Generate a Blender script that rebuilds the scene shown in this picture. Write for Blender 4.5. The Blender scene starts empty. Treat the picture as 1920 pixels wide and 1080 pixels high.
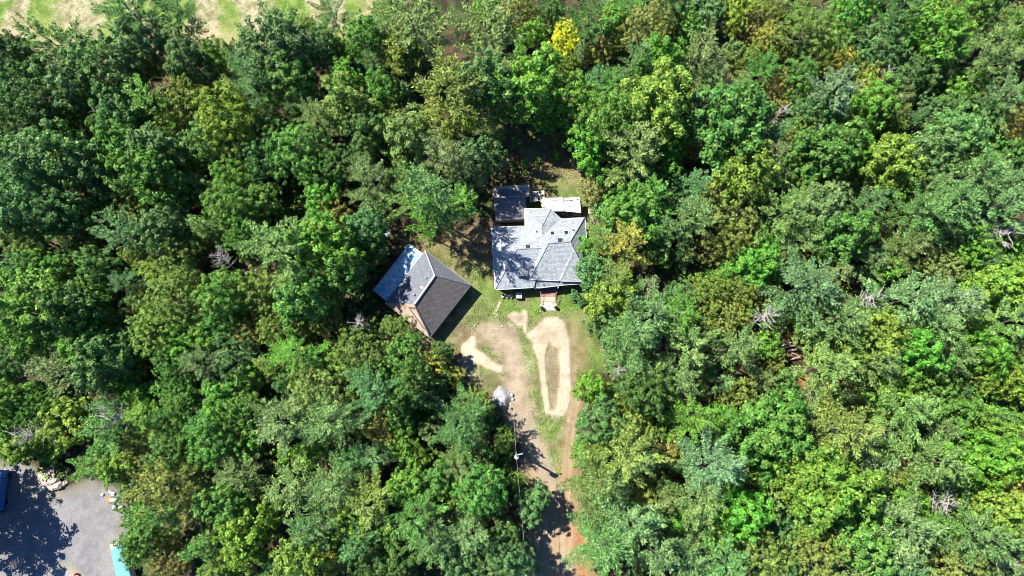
import bpy, math, random
import numpy as np
from mathutils import Vector

# ------------------------------------------------------------------ camera, sky, sun, exposure
S = bpy.context.scene
COL = S.collection
H = 115.0                      # camera height (m)
TILT = math.radians(10.5)      # camera leans this much away from straight down
FPX = 1297.0                   # focal length in pixels of the 1920 px wide photograph
cam = bpy.data.cameras.new("camera"); cam_o = bpy.data.objects.new("camera", cam); COL.objects.link(cam_o)
cam.sensor_width = 36.0; cam.lens = 36.0*FPX/1920.0; cam.clip_start = 0.5; cam.clip_end = 6000
cam_o.location = (0, 0, H); cam_o.rotation_euler = (TILT, 0, 0); S.camera = cam_o

SHADOW = (0.630, -0.359)       # ground shadow vector per metre of height
sl = math.hypot(*SHADOW); EL = math.atan(1/sl)
to_sun = Vector((-SHADOW[0], -SHADOW[1], 1)).normalized()
w = bpy.data.worlds.new("World"); S.world = w; w.use_nodes = True
nt = w.node_tree; nt.nodes.clear()
sky = nt.nodes.new('ShaderNodeTexSky'); sky.sky_type = 'NISHITA'; sky.sun_disc = False
sky.ozone_density = 3.0; sky.sun_elevation = EL; sky.sun_rotation = math.atan2(to_sun.x, to_sun.y)
bg = nt.nodes.new('ShaderNodeBackground'); bg.inputs[1].default_value = 0.05
wo = nt.nodes.new('ShaderNodeOutputWorld')
tn = nt.nodes.new('ShaderNodeVectorMath'); tn.operation = 'MULTIPLY'; tn.inputs[1].default_value = (.52, .87, 1.5)   # deep blue early autumn sky
nt.links.new(sky.outputs[0], tn.inputs[0]); nt.links.new(tn.outputs[0], bg.inputs[0]); nt.links.new(bg.outputs[0], wo.inputs[0])
sun = bpy.data.lights.new("sun", 'SUN'); sun.energy = 5.0; sun.angle = math.radians(0.5); sun.color = (1.0, 0.955, 0.87)
sun_o = bpy.data.objects.new("sun", sun); COL.objects.link(sun_o)
sun_o.rotation_euler = to_sun.to_track_quat('Z', 'Y').to_euler(); sun_o.location = (-60, 40, 120)
S.view_settings.view_transform = 'Standard'; S.view_settings.look = 'None'
S.view_settings.exposure = 1.0; S.view_settings.gamma = 1.0; S.view_settings.use_curve_mapping = False
S.render.engine = 'CYCLES'
S.render.resolution_x = 1024; S.render.resolution_y = 576
S.cycles.filter_width = 0.9; S.cycles.max_bounces = 6; S.cycles.diffuse_bounces = 2; S.cycles.transmission_bounces = 4

rng = np.random.default_rng(11); random.seed(5)
CT, ST = math.cos(TILT), math.sin(TILT)
def W(px, py, z=0.0):
    """world point at height z that the photograph shows at pixel (px, py)"""
    dx, dy, dz = (px-960)/FPX, -(py-540)/FPX, -1.0
    y, zz = dy*CT - dz*ST, dy*ST + dz*CT
    t = (H-z)/(-zz)
    return Vector((dx*t, y*t, z))
def PX(x, y, z=0.0):
    X, Y, Z = x, y, z-H
    yc, zc = Y*CT + Z*ST, -Y*ST + Z*CT
    return 960 + FPX*X/(-zc), 540 - FPX*yc/(-zc)
MPP = 0.0905

# ------------------------------------------------------------------ helpers
def tag(o, label=None, cat=None, group=None, kind=None):
    if label: o['label'] = label
    if cat: o['category'] = cat
    if group: o['group'] = group
    if kind: o['kind'] = kind
    return o
def empty(name, loc, rz=0):
    o = bpy.data.objects.new(name, None); COL.objects.link(o); o.location = loc; o.rotation_euler = (0, 0, rz)
    o.empty_display_size = 0.3
    return o
def link(name, me, mat=None, parent=None, loc=None):
    o = bpy.data.objects.new(name, me); COL.objects.link(o)
    if mat is not None and not me.materials: me.materials.append(mat)
    if parent is not None: o.parent = parent
    if loc is not None: o.location = loc
    return o

class MB:
    """collects shapes, links them as ONE mesh object"""
    def __init__(s): s.v = []; s.f = []
    def poly(s, pts):
        n = len(s.v); s.v += [tuple(p) for p in pts]; s.f.append(tuple(range(n, n+len(pts)))); return s
    def box(s, c, size, rz=0, taper=1.0, rx=0, ry=0):
        hx, hy, hz = size[0]/2, size[1]/2, size[2]/2; n = len(s.v)
        from mathutils import Euler
        R = Euler((rx, ry, rz)).to_matrix()
        for k in (-1, 1):
            q = taper if k > 0 else 1
            for (i, j) in ((-1, -1), (1, -1), (1, 1), (-1, 1)):
                p = R @ Vector((i*hx*q, j*hy*q, k*hz)); s.v.append((c[0]+p.x, c[1]+p.y, c[2]+p.z))
        for f in ((3, 2, 1, 0), (4, 5, 6, 7), (0, 1, 5, 4), (1, 2, 6, 5), (2, 3, 7, 6), (3, 0, 4, 7)):
            s.f.append(tuple(n+a for a in f))
        return s
    def tube(s, pts, radii, n=6, cap=True):
        base = len(s.v); P = [Vector(p) for p in pts]
        for i, p in enumerate(P):
            d = (P[min(i+1, len(P)-1)] - P[max(i-1, 0)]).normalized()
            a = d.cross(Vector((0.13, 0.2, 1)) if abs(d.z) < .9 else Vector((1, 0.1, 0))).normalized(); b = d.cross(a)
            r = radii[i] if hasattr(radii, '__len__') else radii
            for k in range(n):
                t = 2*math.pi*k/n; q = p + a*math.cos(t)*r + b*math.sin(t)*r; s.v.append(tuple(q))
        for i in range(len(P)-1):
            for k in range(n):
                s.f.append((base+i*n+k, base+i*n+(k+1) % n, base+(i+1)*n+(k+1) % n, base+(i+1)*n+k))
        if cap:
            s.f.append(tuple(base+k for k in range(n-1, -1, -1))); e = base+(len(P)-1)*n
            s.f.append(tuple(e+k for k in range(n)))
        return s
    def lathe(s, c, prof, n=14):
        pts = [(c[0], c[1], c[2]+z) for r, z in prof]; base = len(s.v)
        for (r, z) in prof:
            for k in range(n):
                t = 2*math.pi*k/n; s.v.append((c[0]+r*math.cos(t), c[1]+r*math.sin(t), c[2]+z))
        for i in range(len(prof)-1):
            for k in range(n):
                s.f.append((base+i*n+k, base+i*n+(k+1) % n, base+(i+1)*n+(k+1) % n, base+(i+1)*n+k))
        s.f.append(tuple(base+k for k in range(n-1, -1, -1))); e = base+(len(prof)-1)*n
        s.f.append(tuple(e+k for k in range(n)))
        return s
    def prism(s, pts, z0, z1):
        a = sum(pts[i][0]*pts[(i+1) % len(pts)][1]-pts[(i+1) % len(pts)][0]*pts[i][1] for i in range(len(pts)))
        if a < 0: pts = pts[::-1]
        n = len(s.v); m = len(pts)
        s.v += [(p[0], p[1], z0) for p in pts] + [(p[0], p[1], z1) for p in pts]
        s.f.append(tuple(n+i for i in range(m-1, -1, -1))); s.f.append(tuple(n+m+i for i in range(m)))
        for i in range(m): s.f.append((n+i, n+(i+1) % m, n+m+(i+1) % m, n+m+i))
        return s
    def rock(s, c, r, seed, sz=.7):
        rr = random.Random(seed); base = len(s.v); rings = 5; n = 8
        for i in range(1, rings):
            th = math.pi*i/rings
            for k in range(n):
                q = r*(1+rr.uniform(-.22, .2)); ph = 2*math.pi*k/n + rr.uniform(-.15, .15)
                s.v.append((c[0]+q*math.sin(th)*math.cos(ph), c[1]+q*math.sin(th)*math.sin(ph)*.85, c[2]+q*math.cos(th)*sz))
        s.f.append(tuple(base+k for k in range(n)))
        for i in range(rings-2):
            for k in range(n): s.f.append((base+i*n+k, base+(i+1)*n+k, base+(i+1)*n+(k+1) % n, base+i*n+(k+1) % n))
        s.f.append(tuple(base+(rings-2)*n+k for k in range(n-1, -1, -1)))
        return s
    def mesh(s, name):
        me = bpy.data.meshes.new(name); me.from_pydata(s.v, [], s.f); me.update(); return me
    def build(s, name, mat, parent=None, off=(0, 0, 0)):
        if parent is not None:
            inv = Vector(parent.location) if parent.parent is None else Vector((0, 0, 0))
            q = parent
            tot = Vector((0, 0, 0))
            while q is not None: tot += Vector(q.location); q = q.parent
            s.v = [(v[0]-tot.x, v[1]-tot.y, v[2]-tot.z) for v in s.v]
        return link(name, s.mesh(name), mat, parent)

def quads_mesh(name, V, uvless=True):
    """V: (n,4,3) array -> mesh of n separate quads"""
    n = len(V); me = bpy.data.meshes.new(name)
    me.vertices.add(n*4); me.vertices.foreach_set('co', V.reshape(-1).astype(np.float32))
    me.loops.add(n*4); me.loops.foreach_set('vertex_index', np.arange(n*4, dtype=np.int32))
    me.polygons.add(n); me.polygons.foreach_set('loop_start', np.arange(0, n*4, 4, dtype=np.int32))
    me.update(calc_edges=True); me.validate(); return me

# ------------------------------------------------------------------ materials
def mat_new(name):
    m = bpy.data.materials.new(name); m.use_nodes = True; n = m.node_tree; n.nodes.clear()
    out = n.nodes.new('ShaderNodeOutputMaterial'); return m, n, out
def N(n, t, **kw):
    x = n.nodes.new(t)
    for k, v in kw.items(): setattr(x, k, v)
    return x
def simple(name, col, rough=.7, var=.25, scale=3.0, metal=0.0, bump=0.0, fine=0.0):
    m, n, out = mat_new(name); p = N(n, 'ShaderNodeBsdfPrincipled'); n.links.new(p.outputs[0], out.inputs[0])
    p.inputs['Roughness'].default_value = rough; p.inputs['Metallic'].default_value = metal
    tc = N(n, 'ShaderNodeTexCoord'); nz = N(n, 'ShaderNodeTexNoise'); nz.inputs['Scale'].default_value = scale; nz.inputs['Detail'].default_value = 6
    nz.inputs['Roughness'].default_value = .65
    n.links.new(tc.outputs['Object'], nz.inputs['Vector'])
    cr = N(n, 'ShaderNodeValToRGB'); a = cr.color_ramp.elements
    a[0].position = .3; a[1].position = .7
    a[0].color = tuple(c*(1-var) for c in col)+(1,); a[1].color = tuple(min(1, c*(1+var)) for c in col)+(1,)
    n.links.new(nz.outputs[0], cr.inputs[0]); src = cr.outputs[0]
    if fine:
        n2 = N(n, 'ShaderNodeTexNoise'); n2.inputs['Scale'].default_value = fine; n2.inputs['Detail'].default_value = 2
        n.links.new(tc.outputs['Object'], n2.inputs['Vector'])
        mr = N(n, 'ShaderNodeMapRange'); mr.inputs[1].default_value = .3; mr.inputs[2].default_value = .7; mr.inputs[3].default_value = .75; mr.inputs[4].default_value = 1.25
        n.links.new(n2.outputs[0], mr.inputs[0])
        mx = N(n, 'ShaderNodeVectorMath', operation='SCALE'); n.links.new(src, mx.inputs[0]); n.links.new(mr.outputs[0], mx.inputs['Scale']); src = mx.outputs[0]
    n.links.new(src, p.inputs['Base Color'])
    if bump:
        b = N(n, 'ShaderNodeBump'); b.inputs['Strength'].default_value = bump; b.inputs['Distance'].default_value = .05
        n.links.new(nz.outputs[0], b.inputs['Height']); n.links.new(b.outputs[0], p.inputs['Normal'])
    return m

def leaf_material(name, trans=.3, spread=.45, hue=.03):
    m, n, out = mat_new(name)
    oi = N(n, 'ShaderNodeObjectInfo'); ge = N(n, 'ShaderNodeNewGeometry'); tc = N(n, 'ShaderNodeTexCoord')
    nz = N(n, 'ShaderNodeTexNoise'); nz.inputs['Scale'].default_value = .55; nz.inputs['Detail'].default_value = 3
    ad = N(n, 'ShaderNodeVectorMath', operation='ADD'); sc = N(n, 'ShaderNodeVectorMath', operation='SCALE'); sc.inputs['Scale'].default_value = 37.0
    cb = N(n, 'ShaderNodeCombineXYZ'); n.links.new(oi.outputs['Random'], cb.inputs[0]); n.links.new(oi.outputs['Random'], cb.inputs[1])
    n.links.new(cb.outputs[0], sc.inputs[0]); n.links.new(tc.outputs['Object'], ad.inputs[0]); n.links.new(sc.outputs[0], ad.inputs[1])
    n.links.new(ad.outputs[0], nz.inputs['Vector'])
    # value = per leaf + per clump
    v1 = N(n, 'ShaderNodeMapRange'); v1.inputs[3].default_value = 1-spread; v1.inputs[4].default_value = 1+spread
    n.links.new(ge.outputs['Random Per Island'], v1.inputs[0])
    v2 = N(n, 'ShaderNodeMapRange'); v2.inputs[1].default_value = .3; v2.inputs[2].default_value = .7; v2.inputs[3].default_value = .72; v2.inputs[4].default_value = 1.3
    n.links.new(nz.outputs[0], v2.inputs[0])
    mu = N(n, 'ShaderNodeMath', operation='MULTIPLY'); n.links.new(v1.outputs[0], mu.inputs[0]); n.links.new(v2.outputs[0], mu.inputs[1])
    h = N(n, 'ShaderNodeMapRange'); h.inputs[1].default_value = .3; h.inputs[2].default_value = .7; h.inputs[3].default_value = .5+hue; h.inputs[4].default_value = .5-hue
    n.links.new(nz.outputs[1], h.inputs[0])
    hs = N(n, 'ShaderNodeHueSaturation'); n.links.new(oi.outputs['Color'], hs.inputs['Color']); n.links.new(mu.outputs[0], hs.inputs['Value']); n.links.new(h.outputs[0], hs.inputs['Hue'])
    p = N(n, 'ShaderNodeBsdfPrincipled'); p.inputs['Roughness'].default_value = .5; p.inputs['Specular IOR Level'].default_value = .28
    n.links.new(hs.outputs[0], p.inputs['Base Color'])
    tr = N(n, 'ShaderNodeBsdfTranslucent'); g = N(n, 'ShaderNodeVectorMath', operation='MULTIPLY'); g.inputs[1].default_value = (1.5, 1.6, .7)
    n.links.new(hs.outputs[0], g.inputs[0]); n.links.new(g.outputs[0], tr.inputs['Color'])
    mx = N(n, 'ShaderNodeMixShader'); mx.inputs[0].default_value = trans
    n.links.new(p.outputs[0], mx.inputs[1]); n.links.new(tr.outputs[0], mx.inputs[2]); n.links.new(mx.outputs[0], out.inputs[0])
    return m
M = {}
M['leaf'] = leaf_material('broadleaf_foliage', .20, .6, .028)
M['needle'] = leaf_material('needle_foliage', .10, .5, .018)
M['bark'] = simple('bark', (.16, .13, .105), .9, .3, 5)
M['deadwood'] = simple('grey_dead_wood', (.40, .36, .34), .8, .3, 3)
M['darkdead'] = simple('weathered_branch', (.22, .19, .18), .8, .3, 3)

# ------------------------------------------------------------------ ground
def fbm(x, y, scale, seed, octaves=4):
    out = np.zeros_like(x); amp = 1.0; tot = 0
    for o in range(octaves):
        r = np.random.default_rng(seed+o); L = r.random((128, 128))
        u = x/scale*(2**o)+1000.3; v = y/scale*(2**o)+1000.7
        i = np.floor(u).astype(int); j = np.floor(v).astype(int); fu = u-i; fv = v-j
        fu = fu*fu*(3-2*fu); fv = fv*fv*(3-2*fv)
        a = L[i % 128, j % 128]; b = L[(i+1) % 128, j % 128]; c = L[i % 128, (j+1) % 128]; d = L[(i+1) % 128, (j+1) % 128]
        out += amp*((a*(1-fu)+b*fu)*(1-fv)+(c*(1-fu)+d*fu)*fv); tot += amp; amp *= .55
    return out/tot
def sdist(x, y, poly):
    """signed distance, positive inside"""
    x = np.asarray(x); y = np.asarray(y); d = np.full(x.shape, 1e9); ins = np.zeros(x.shape, bool)
    n = len(poly)
    for i in range(n):
        ax, ay = poly[i]; bx, by = poly[(i+1) % n]
        ex, ey = bx-ax, by-ay; L = ex*ex+ey*ey+1e-12
        t = np.clip(((x-ax)*ex+(y-ay)*ey)/L, 0, 1)
        d = np.minimum(d, (x-ax-t*ex)**2+(y-ay-t*ey)**2)
        c = ((ay > y) != (by > y)); xi = ax+(y-ay)*ex/(ey if abs(ey) > 1e-12 else 1e-12)
        ins ^= (c & (x < xi))
    d = np.sqrt(d); return np.where(ins, d, -d)
def wp(pts): return [tuple(W(a, b))[:2] for a, b in pts]
def c3(pts): return [(840+a/3.375, 560+b/3.375) for a, b in pts]

STEP = 0.26
xs = np.arange(-104, 104.01, STEP); ys = np.arange(-30, 100.01, STEP)
xs = np.concatenate([[-3000, -900, -350, -180], xs, [180, 350, 900, 3000]]); ys = np.concatenate([[-3000, -900, -300, -120], ys, [180, 400, 1000, 3000]])
GX, GY = np.meshgrid(xs, ys); gx = GX.ravel(); gy = GY.ravel(); NV = len(gx)
wx = gx + (fbm(gx, gy, 2.2, 3)-.5)*1.5; wy = gy + (fbm(gx, gy, 2.2, 9)-.5)*1.5
fx = gx + (fbm(gx, gy, .9, 13)-.5)*.36; fy = gy + (fbm(gx, gy, .9, 19)-.5)*.36
DK = .86; n1 = fbm(gx, gy, 6, 21); n2 = fbm(gx, gy, 1.2, 31); n3 = fbm(gx, gy, .55, 41, 2); n4 = fbm(gx, gy, 2.6, 51)
def mask(poly, soft, warp='w'):
    a, b = (wx, wy) if warp == 'w' else (fx, fy)
    P = wp(poly); px_ = [p[0] for p in P]; py_ = [p[1] for p in P]
    sel = (a > min(px_)-4) & (a < max(px_)+4) & (b > min(py_)-4) & (b < max(py_)+4)
    r = np.zeros(NV); d = sdist(a[sel], b[sel], P); r[sel] = np.clip(.5+d/soft*.5, 0, 1); return r
col = np.zeros((NV, 3))
def C(c): return np.array(c)[None, :]
def mixc(c, m):
    global col
    col = col*(1-m[:, None]) + np.asarray(c)*m[:, None]
def ramp(t, a, b, lo=.35, hi=.65):
    t = np.clip((t-lo)/(hi-lo), 0, 1)[:, None]; return C(a)*(1-t)+C(b)*t
lit = ramp(n2, (.045, .032, .02), (.12, .08, .05)); gr = ramp(n2, (.03, .06, .015), (.07, .12, .03))
col = lit; mixc(gr, np.clip((n4-.42)*6, 0, 1)*.7)
cls = np.zeros(NV, int)                                       # 0 forest floor
# clearing: dry grass
CLEAR = [(756, 630), (795, 655), (862, 668), (868, 695), (900, 722), (925, 735), (938, 762), (965, 790), (985, 850), (1000, 900), (985, 960), (985, 1100),
         (1112, 1100), (1108, 1010), (1090, 950), (1086, 880), (1090, 800), (1096, 740), (1108, 700), (1140, 665), (1130, 600), (1125, 560), (1125, 470),
         (1150, 430), (1150, 370), (1120, 325), (1095, 300), (1040, 320), (1000, 330), (985, 360), (960, 450), (925, 440), (895, 430), (850, 440), (790, 440), (760, 452), (752, 470), (800, 500)]
mc = mask(CLEAR, 1.6); cls[mc > .5] = 1
dry = ramp(n2, (.17, .135, .072), (.29, .235, .145)); grass = ramp(n2, (.11, .155, .035), (.19, .22, .07)); vivid = ramp(n2, (.085, .21, .02), (.15, .29, .04))
mixc(dry, mc); mixc(grass, mc*np.clip((n4-.40)*5, 0, 1)*.8)
for poly, k in (([(925, 558), (1100, 558), (1125, 600), (1125, 665), (1100, 700), (1080, 640), (1060, 606), (1010, 596), (960, 596), (935, 580)], .9),
                ([(976, 648), (988, 652), (1005, 700), (1013, 752), (998, 748), (990, 700)], .95),
                ([(1000, 792), (1062, 772), (1060, 850), (1046, 880), (1022, 840)], .75),
                ([(1040, 335), (1090, 330), (1105, 370), (1112, 400), (1095, 400), (1085, 365), (1035, 362)], .85),
                ([(870, 490), (900, 510), (925, 545), (915, 560), (893, 530)], .7),
                ([(1095, 590), (1118, 600), (1118, 660), (1100, 690), (1092, 640)], .8),
                ([(905, 700), (930, 705), (925, 730), (905, 718)], .8)):
    m = mask(poly, 2.2); mixc(grass, m*k); mixc(vivid, m*k*np.clip((n4-.36)*5, 0, 1)*.8)
brn = ramp(n2, (.14, .085, .05), (.27, .19, .10))
m = mask([(750, 450), (800, 430), (930, 430), (930, 500), (880, 495), (840, 475), (790, 470)], 3); mixc(brn, m*.85)
m = mask([(935, 255), (1095, 255), (1090, 320), (1035, 335), (990, 345), (930, 345)], 3); mixc(brn, m*.8)
m = mask([(1100, 320), (1150, 370), (1150, 440), (1120, 445), (1105, 420), (1100, 380)], 2.5); mixc(ramp(n2, (.24, .155, .085), (.32, .22, .125)), m*.55)
# driveway
dirt = ramp(n2, (.32, .245, .17), (.42, .335, .245))
DRV = [(886, 628), (900, 606), (935, 600), (962, 618), (975, 650), (985, 690), (988, 740), (1000, 790), (1015, 830), (1040, 880), (1050, 930), (1062, 990), (1070, 1100),
       (990, 1100), (1000, 1000), (1008, 940), (985, 880), (980, 830), (955, 790), (948, 740), (950, 700), (938, 670), (918, 648)]
m = mask(DRV, 1.1); mixc(dirt, m*.92); cls[m > .5] = 2
mixc(ramp(n3, (.29, .235, .17), (.38, .32, .235)), m*mask([(955, 745), (1010, 790), (1060, 900), (1070, 1100), (1000, 1100), (1000, 900), (960, 800)], 2)*.55)
TRK = [(1078, 705), (1096, 700), (1094, 760), (1082, 830), (1078, 900), (1085, 960), (1078, 1010), (1072, 1100), (1045, 1100), (1050, 1000), (1046, 940), (1052, 880), (1062, 830), (1070, 770)]
m = mask(TRK, 1.2); mixc(ramp(n4, (.33, .205, .10), (.42, .285, .165)), m*.9); cls[m > .5] = 2
# wheel ruts: lighter lines along the right track and the main drive
def strip(pts, wd, colr, k):
    P = wp(pts); d = np.full(NV, 1e9)
    for i in range(len(P)-1):
        ax, ay = P[i]; bx, by = P[i+1]; ex, ey = bx-ax, by-ay; t = np.clip(((fx-ax)*ex+(fy-ay)*ey)/(ex*ex+ey*ey), 0, 1)
        d = np.minimum(d, np.hypot(fx-ax-t*ex, fy-ay-t*ey))
    mixc(colr, np.clip(1.3-d/wd, 0, 1)*k*np.clip(n4*2-.25, .3, 1))
lt = (.42, .345, .255)
strip([(1087, 720), (1078, 790), (1068, 860), (1066, 930), (1070, 1000), (1068, 1100)], .35, lt, .8)
strip([(1073, 730), (1066, 800), (1057, 870), (1056, 940), (1058, 1100)], .35, lt, .7)
strip([(985, 740), (1000, 800), (1018, 850), (1040, 900), (1052, 950)], .3, (.36, .30, .235), .6)
strip([(966, 770), (984, 820), (1000, 860), (1025, 905), (1046, 950)], .3, (.36, .30, .235), .6)
strip([(1064, 760), (1061, 830), (1056, 870)], .8, (.30, .19, .09), .5)
red = ramp(n3, (.36, .15, .065), (.44, .22, .11))
m = mask([(1072, 985), (1092, 985), (1105, 1030), (1112, 1100), (1082, 1100), (1076, 1040)], .9); mixc(red, m*.85)
m = mask([(1000, 880), (1010, 895), (1022, 920), (1012, 925), (1000, 900)], 1); mixc(red, m*.6)
strip([(1030, 905), (1040, 960), (1042, 1020), (1040, 1100)], .5, (.40, .25, .13), .7)
strip([(1012, 900), (1022, 960), (1024, 1020), (1020, 1100)], .4, (.42, .32, .22), .7)
strip([(1056, 880), (1060, 950), (1063, 1020)], .45, (.36, .20, .09), .6)
m = mask([(1075, 600), (1092, 620), (1096, 700), (1085, 700), (1078, 640)], 1.6); mixc(ramp(n3, (.26, .18, .095), (.34, .24, .14)), m*.6)
m = mask([(1462, 640), (1500, 636), (1506, 668), (1478, 676), (1462, 660)], 1); mixc(ramp(n3, (.20, .09, .04), (.38, .20, .09)), m)
m = mask([(1486, 696), (1500, 696), (1530, 718), (1562, 734), (1560, 746), (1530, 738), (1500, 712)], .8); mixc(ramp(n3, (.38, .17, .05), (.46, .26, .10)), m)
m = mask([(1395, 610), (1410, 608), (1408, 622), (1394, 620)], .8); mixc(ramp(n3, (.36, .15, .05), (.42, .24, .10)), m)
# sand
sand = ramp(n2*.6+n3*.4, (.45, .365, .25), (.58, .49, .36)); dsand = ramp(n2, (.21, .165, .11), (.31, .25, .175))
LOOP = c3([(498, 232), (530, 205), (570, 165), (620, 122), (700, 118), (745, 170), (768, 270), (773, 400), (780, 560), (776, 650), (735, 745), (680, 742), (618, 728), (598, 620), (583, 480), (568, 380), (536, 290)])
HOLE = c3([(640, 275), (668, 300), (696, 320), (706, 400), (708, 480), (702, 560), (692, 640), (680, 712), (650, 705), (635, 600), (622, 470), (615, 360)])
LEFT = c3([(172, 238), (182, 280), (165, 312), (230, 350), (290, 405), (345, 428), (348, 468), (310, 468), (240, 440), (170, 402), (108, 372), (78, 330), (95, 288), (150, 240)])
TRI = c3([(378, 108), (405, 86), (470, 92), (474, 70), (500, 78), (506, 120), (500, 170), (503, 230), (486, 214), (474, 176), (440, 166), (400, 135)])
BAR = c3([(328, 8), (338, 18), (308, 84), (288, 92), (314, 36)])
BIT = c3([(385, 148), (416, 172), (392, 182)]); BIT2 = c3([(300, 95), (320, 105), (305, 112)])
LEDGE = c3([(70, 400), (122, 380), (145, 405), (188, 480), (160, 492), (110, 445)])
bump = np.zeros(NV)
mt = mask(c3([(500, 225), (560, 150), (610, 115), (710, 112), (760, 180), (785, 300), (790, 700), (730, 760), (600, 740), (560, 400)]), 1.6); mixc(dsand, mt*.45)
mL = mask(LOOP, .22, 'f'); mH = mask(HOLE, .22, 'f'); mm = mL*(1-mH)
inner = mask(c3([(600, 175), (700, 170), (730, 230), (740, 290), (700, 300), (650, 255), (610, 280), (580, 260)]), 1.6)
for m in (mm, mask(LEFT, .2, 'f'), mask(TRI, .2, 'f'), mask(BAR, .2, 'f'), mask(BIT, .2, 'f'), mask(BIT2, .2, 'f')):
    mixc(sand, m*.97); cls[m > .5] = 3; bump = np.maximum(bump, m*.16)
mixc(dsand, mm*inner*.5)
mixc(dsand, mask(c3([(400, 105), (468, 112), (470, 165), (440, 160), (408, 132)]), .5)*.7)
mixc(ramp(n2, (.21, .17, .10), (.29, .24, .15)), mH*.95); cls[(mH > .5) & (mL > .5)] = 1
mixc(ramp(n2, (.40, .30, .20), (.5, .40, .28)), mask(c3([(110, 350), (190, 370), (280, 425), (250, 440), (150, 395)]), .8, 'f')*.35)
mixc(ramp(n3, (.26, .20, .16), (.52, .43, .36)), mask(LEDGE, 1.2)*.8)
mixc(ramp(n3, (.4, .34, .25), (.52, .45, .35)), mask(c3([(560, 730), (760, 720), (740, 800), (640, 790)]), 2)*np.clip((n3-.5)*6, 0, 1)*.8)
m = mask(c3([(480, 400), (520, 400), (520, 500), (490, 500)]), 1.5); mixc(sand, m*.45)
# streaky tyre marks on the turning loop
strip(c3([(540, 270), (620, 200), (700, 200), (740, 270), (745, 600)]), .3, (.47, .40, .30), .6)
strip(c3([(600, 300), (605, 480), (625, 650)]), .25, (.48, .41, .31), .6)
# gravel lot
LOT = [(-200, 860), (40, 868), (70, 880), (95, 922), (120, 918), (175, 900), (215, 920), (236, 965), (240, 1010), (240, 1120), (-200, 1120)]
m = mask(LOT, .9); cls[m > .5] = 4
mixc(ramp(n2*.6+n3*.4, (.20, .192, .195), (.275, .265, .265)), m)
mixc((.30, .27, .23), m*mask([(196, 1010), (208, 1012), (222, 1100), (208, 1100), (198, 1040)], .8)*.8)
mixc((.38, .36, .32), mask([(106, 1064), (130, 1060), (165, 1100), (100, 1100)], .6)); mixc((.22, .19, .13), m*np.clip(1-np.abs(sdist(wx, wy, wp(LOT)))/2.2, 0, 1)*.7)
mixc((.30, .27, .1), mask([(112, 1056), (130, 1058), (160, 1080), (165, 1100), (155, 1100), (145, 1080), (125, 1064)], .5)*.7)
mixc((.27, .262, .262), m*np.clip((n1-.52)*8, 0, 1)*.35)
# tan track behind the lot trees
m = mask([(20, 905), (60, 898), (110, 930), (60, 930)], 1.2); mixc((.36, .30, .2), m*.6)
# hay field
FLD = [(-400, -300), (760, -300), (715, 20), (690, 60), (640, 75), (560, 95), (470, 90), (420, 80), (290, 90), (235, 125), (190, 120), (100, 90), (30, 75), (-400, 60)]
P = wp([(a, b) for a, b in FLD]); d = sdist(wx, wy, P); m = np.clip(.5+d/3, 0, 1); cls[m > .5] = 5
hay = ramp(n3*.5+n2*.5, (.22, .205, .095), (.42, .385, .235)); fg = ramp(n2, (.10, .19, .02), (.21, .29, .06))
stripe = .5+.5*np.sin((gx*.86+gy*.12+(n1-.5)*9)*2*math.pi/9.5)
mixc(hay, m); mixc(fg, m*np.clip((stripe*.6+n4*.9-.64)*4.5, 0, 1)*.9)
mixc((.50, .38, .22), m*np.clip(1-d/5, 0, 1)*.6)

col *= DK
gz = (fbm(gx, gy, 9, 71)-.5)*.25*np.clip(1-(mc*1.0), .15, 1) + bump + (n3-.5)*.03
gz[(cls == 4)] *= .1
house_flat = mask([(915, 340), (1115, 340), (1115, 560), (915, 560)], 2); gz *= (1-house_flat*.9)
far = (np.abs(gx) > 110) | (gy > 110) | (gy < -40); gz[far] = 0
nx, ny = len(xs), len(ys); ii, jj = np.meshgrid(np.arange(nx-1), np.arange(ny-1)); a = (jj*nx+ii).ravel()
quad = np.stack([a, a+1, a+nx+1, a+nx], 1); fc = np.stack([cls[quad[:, k]] for k in range(4)], 1)
fcl = np.median(fc, 1).astype(int)
def ground_material(name, rough, fine, strength):
    m, n, out = mat_new(name); p = N(n, 'ShaderNodeBsdfPrincipled'); p.inputs['Roughness'].default_value = rough; p.inputs['Specular IOR Level'].default_value = .2
    n.links.new(p.outputs[0], out.inputs[0]); at = N(n, 'ShaderNodeAttribute', attribute_name='tint'); tc = N(n, 'ShaderNodeTexCoord')
    nz = N(n, 'ShaderNodeTexNoise'); nz.inputs['Scale'].default_value = fine; nz.inputs['Detail'].default_value = 5; nz.inputs['Roughness'].default_value = .7
    n.links.new(tc.outputs['Object'], nz.inputs['Vector'])
    mr = N(n, 'ShaderNodeMapRange'); mr.inputs[1].default_value = .3; mr.inputs[2].default_value = .7; mr.inputs[3].default_value = 1-strength; mr.inputs[4].default_value = 1+strength
    n.links.new(nz.outputs[0], mr.inputs[0]); sc = N(n, 'ShaderNodeVectorMath', operation='SCALE')
    n.links.new(at.outputs['Color'], sc.inputs[0]); n.links.new(mr.outputs[0], sc.inputs['Scale']); n.links.new(sc.outputs[0], p.inputs['Base Color'])
    b = N(n, 'ShaderNodeBump'); b.inputs['Strength'].default_value = .5; b.inputs['Distance'].default_value = .08
    n.links.new(nz.outputs[0], b.inputs['Height']); n.links.new(b.outputs[0], p.inputs['Normal'])
    return m
GN = ['ground', 'lawn', 'driveway', 'sand_path', 'gravel_lot', 'hay_field']
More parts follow.
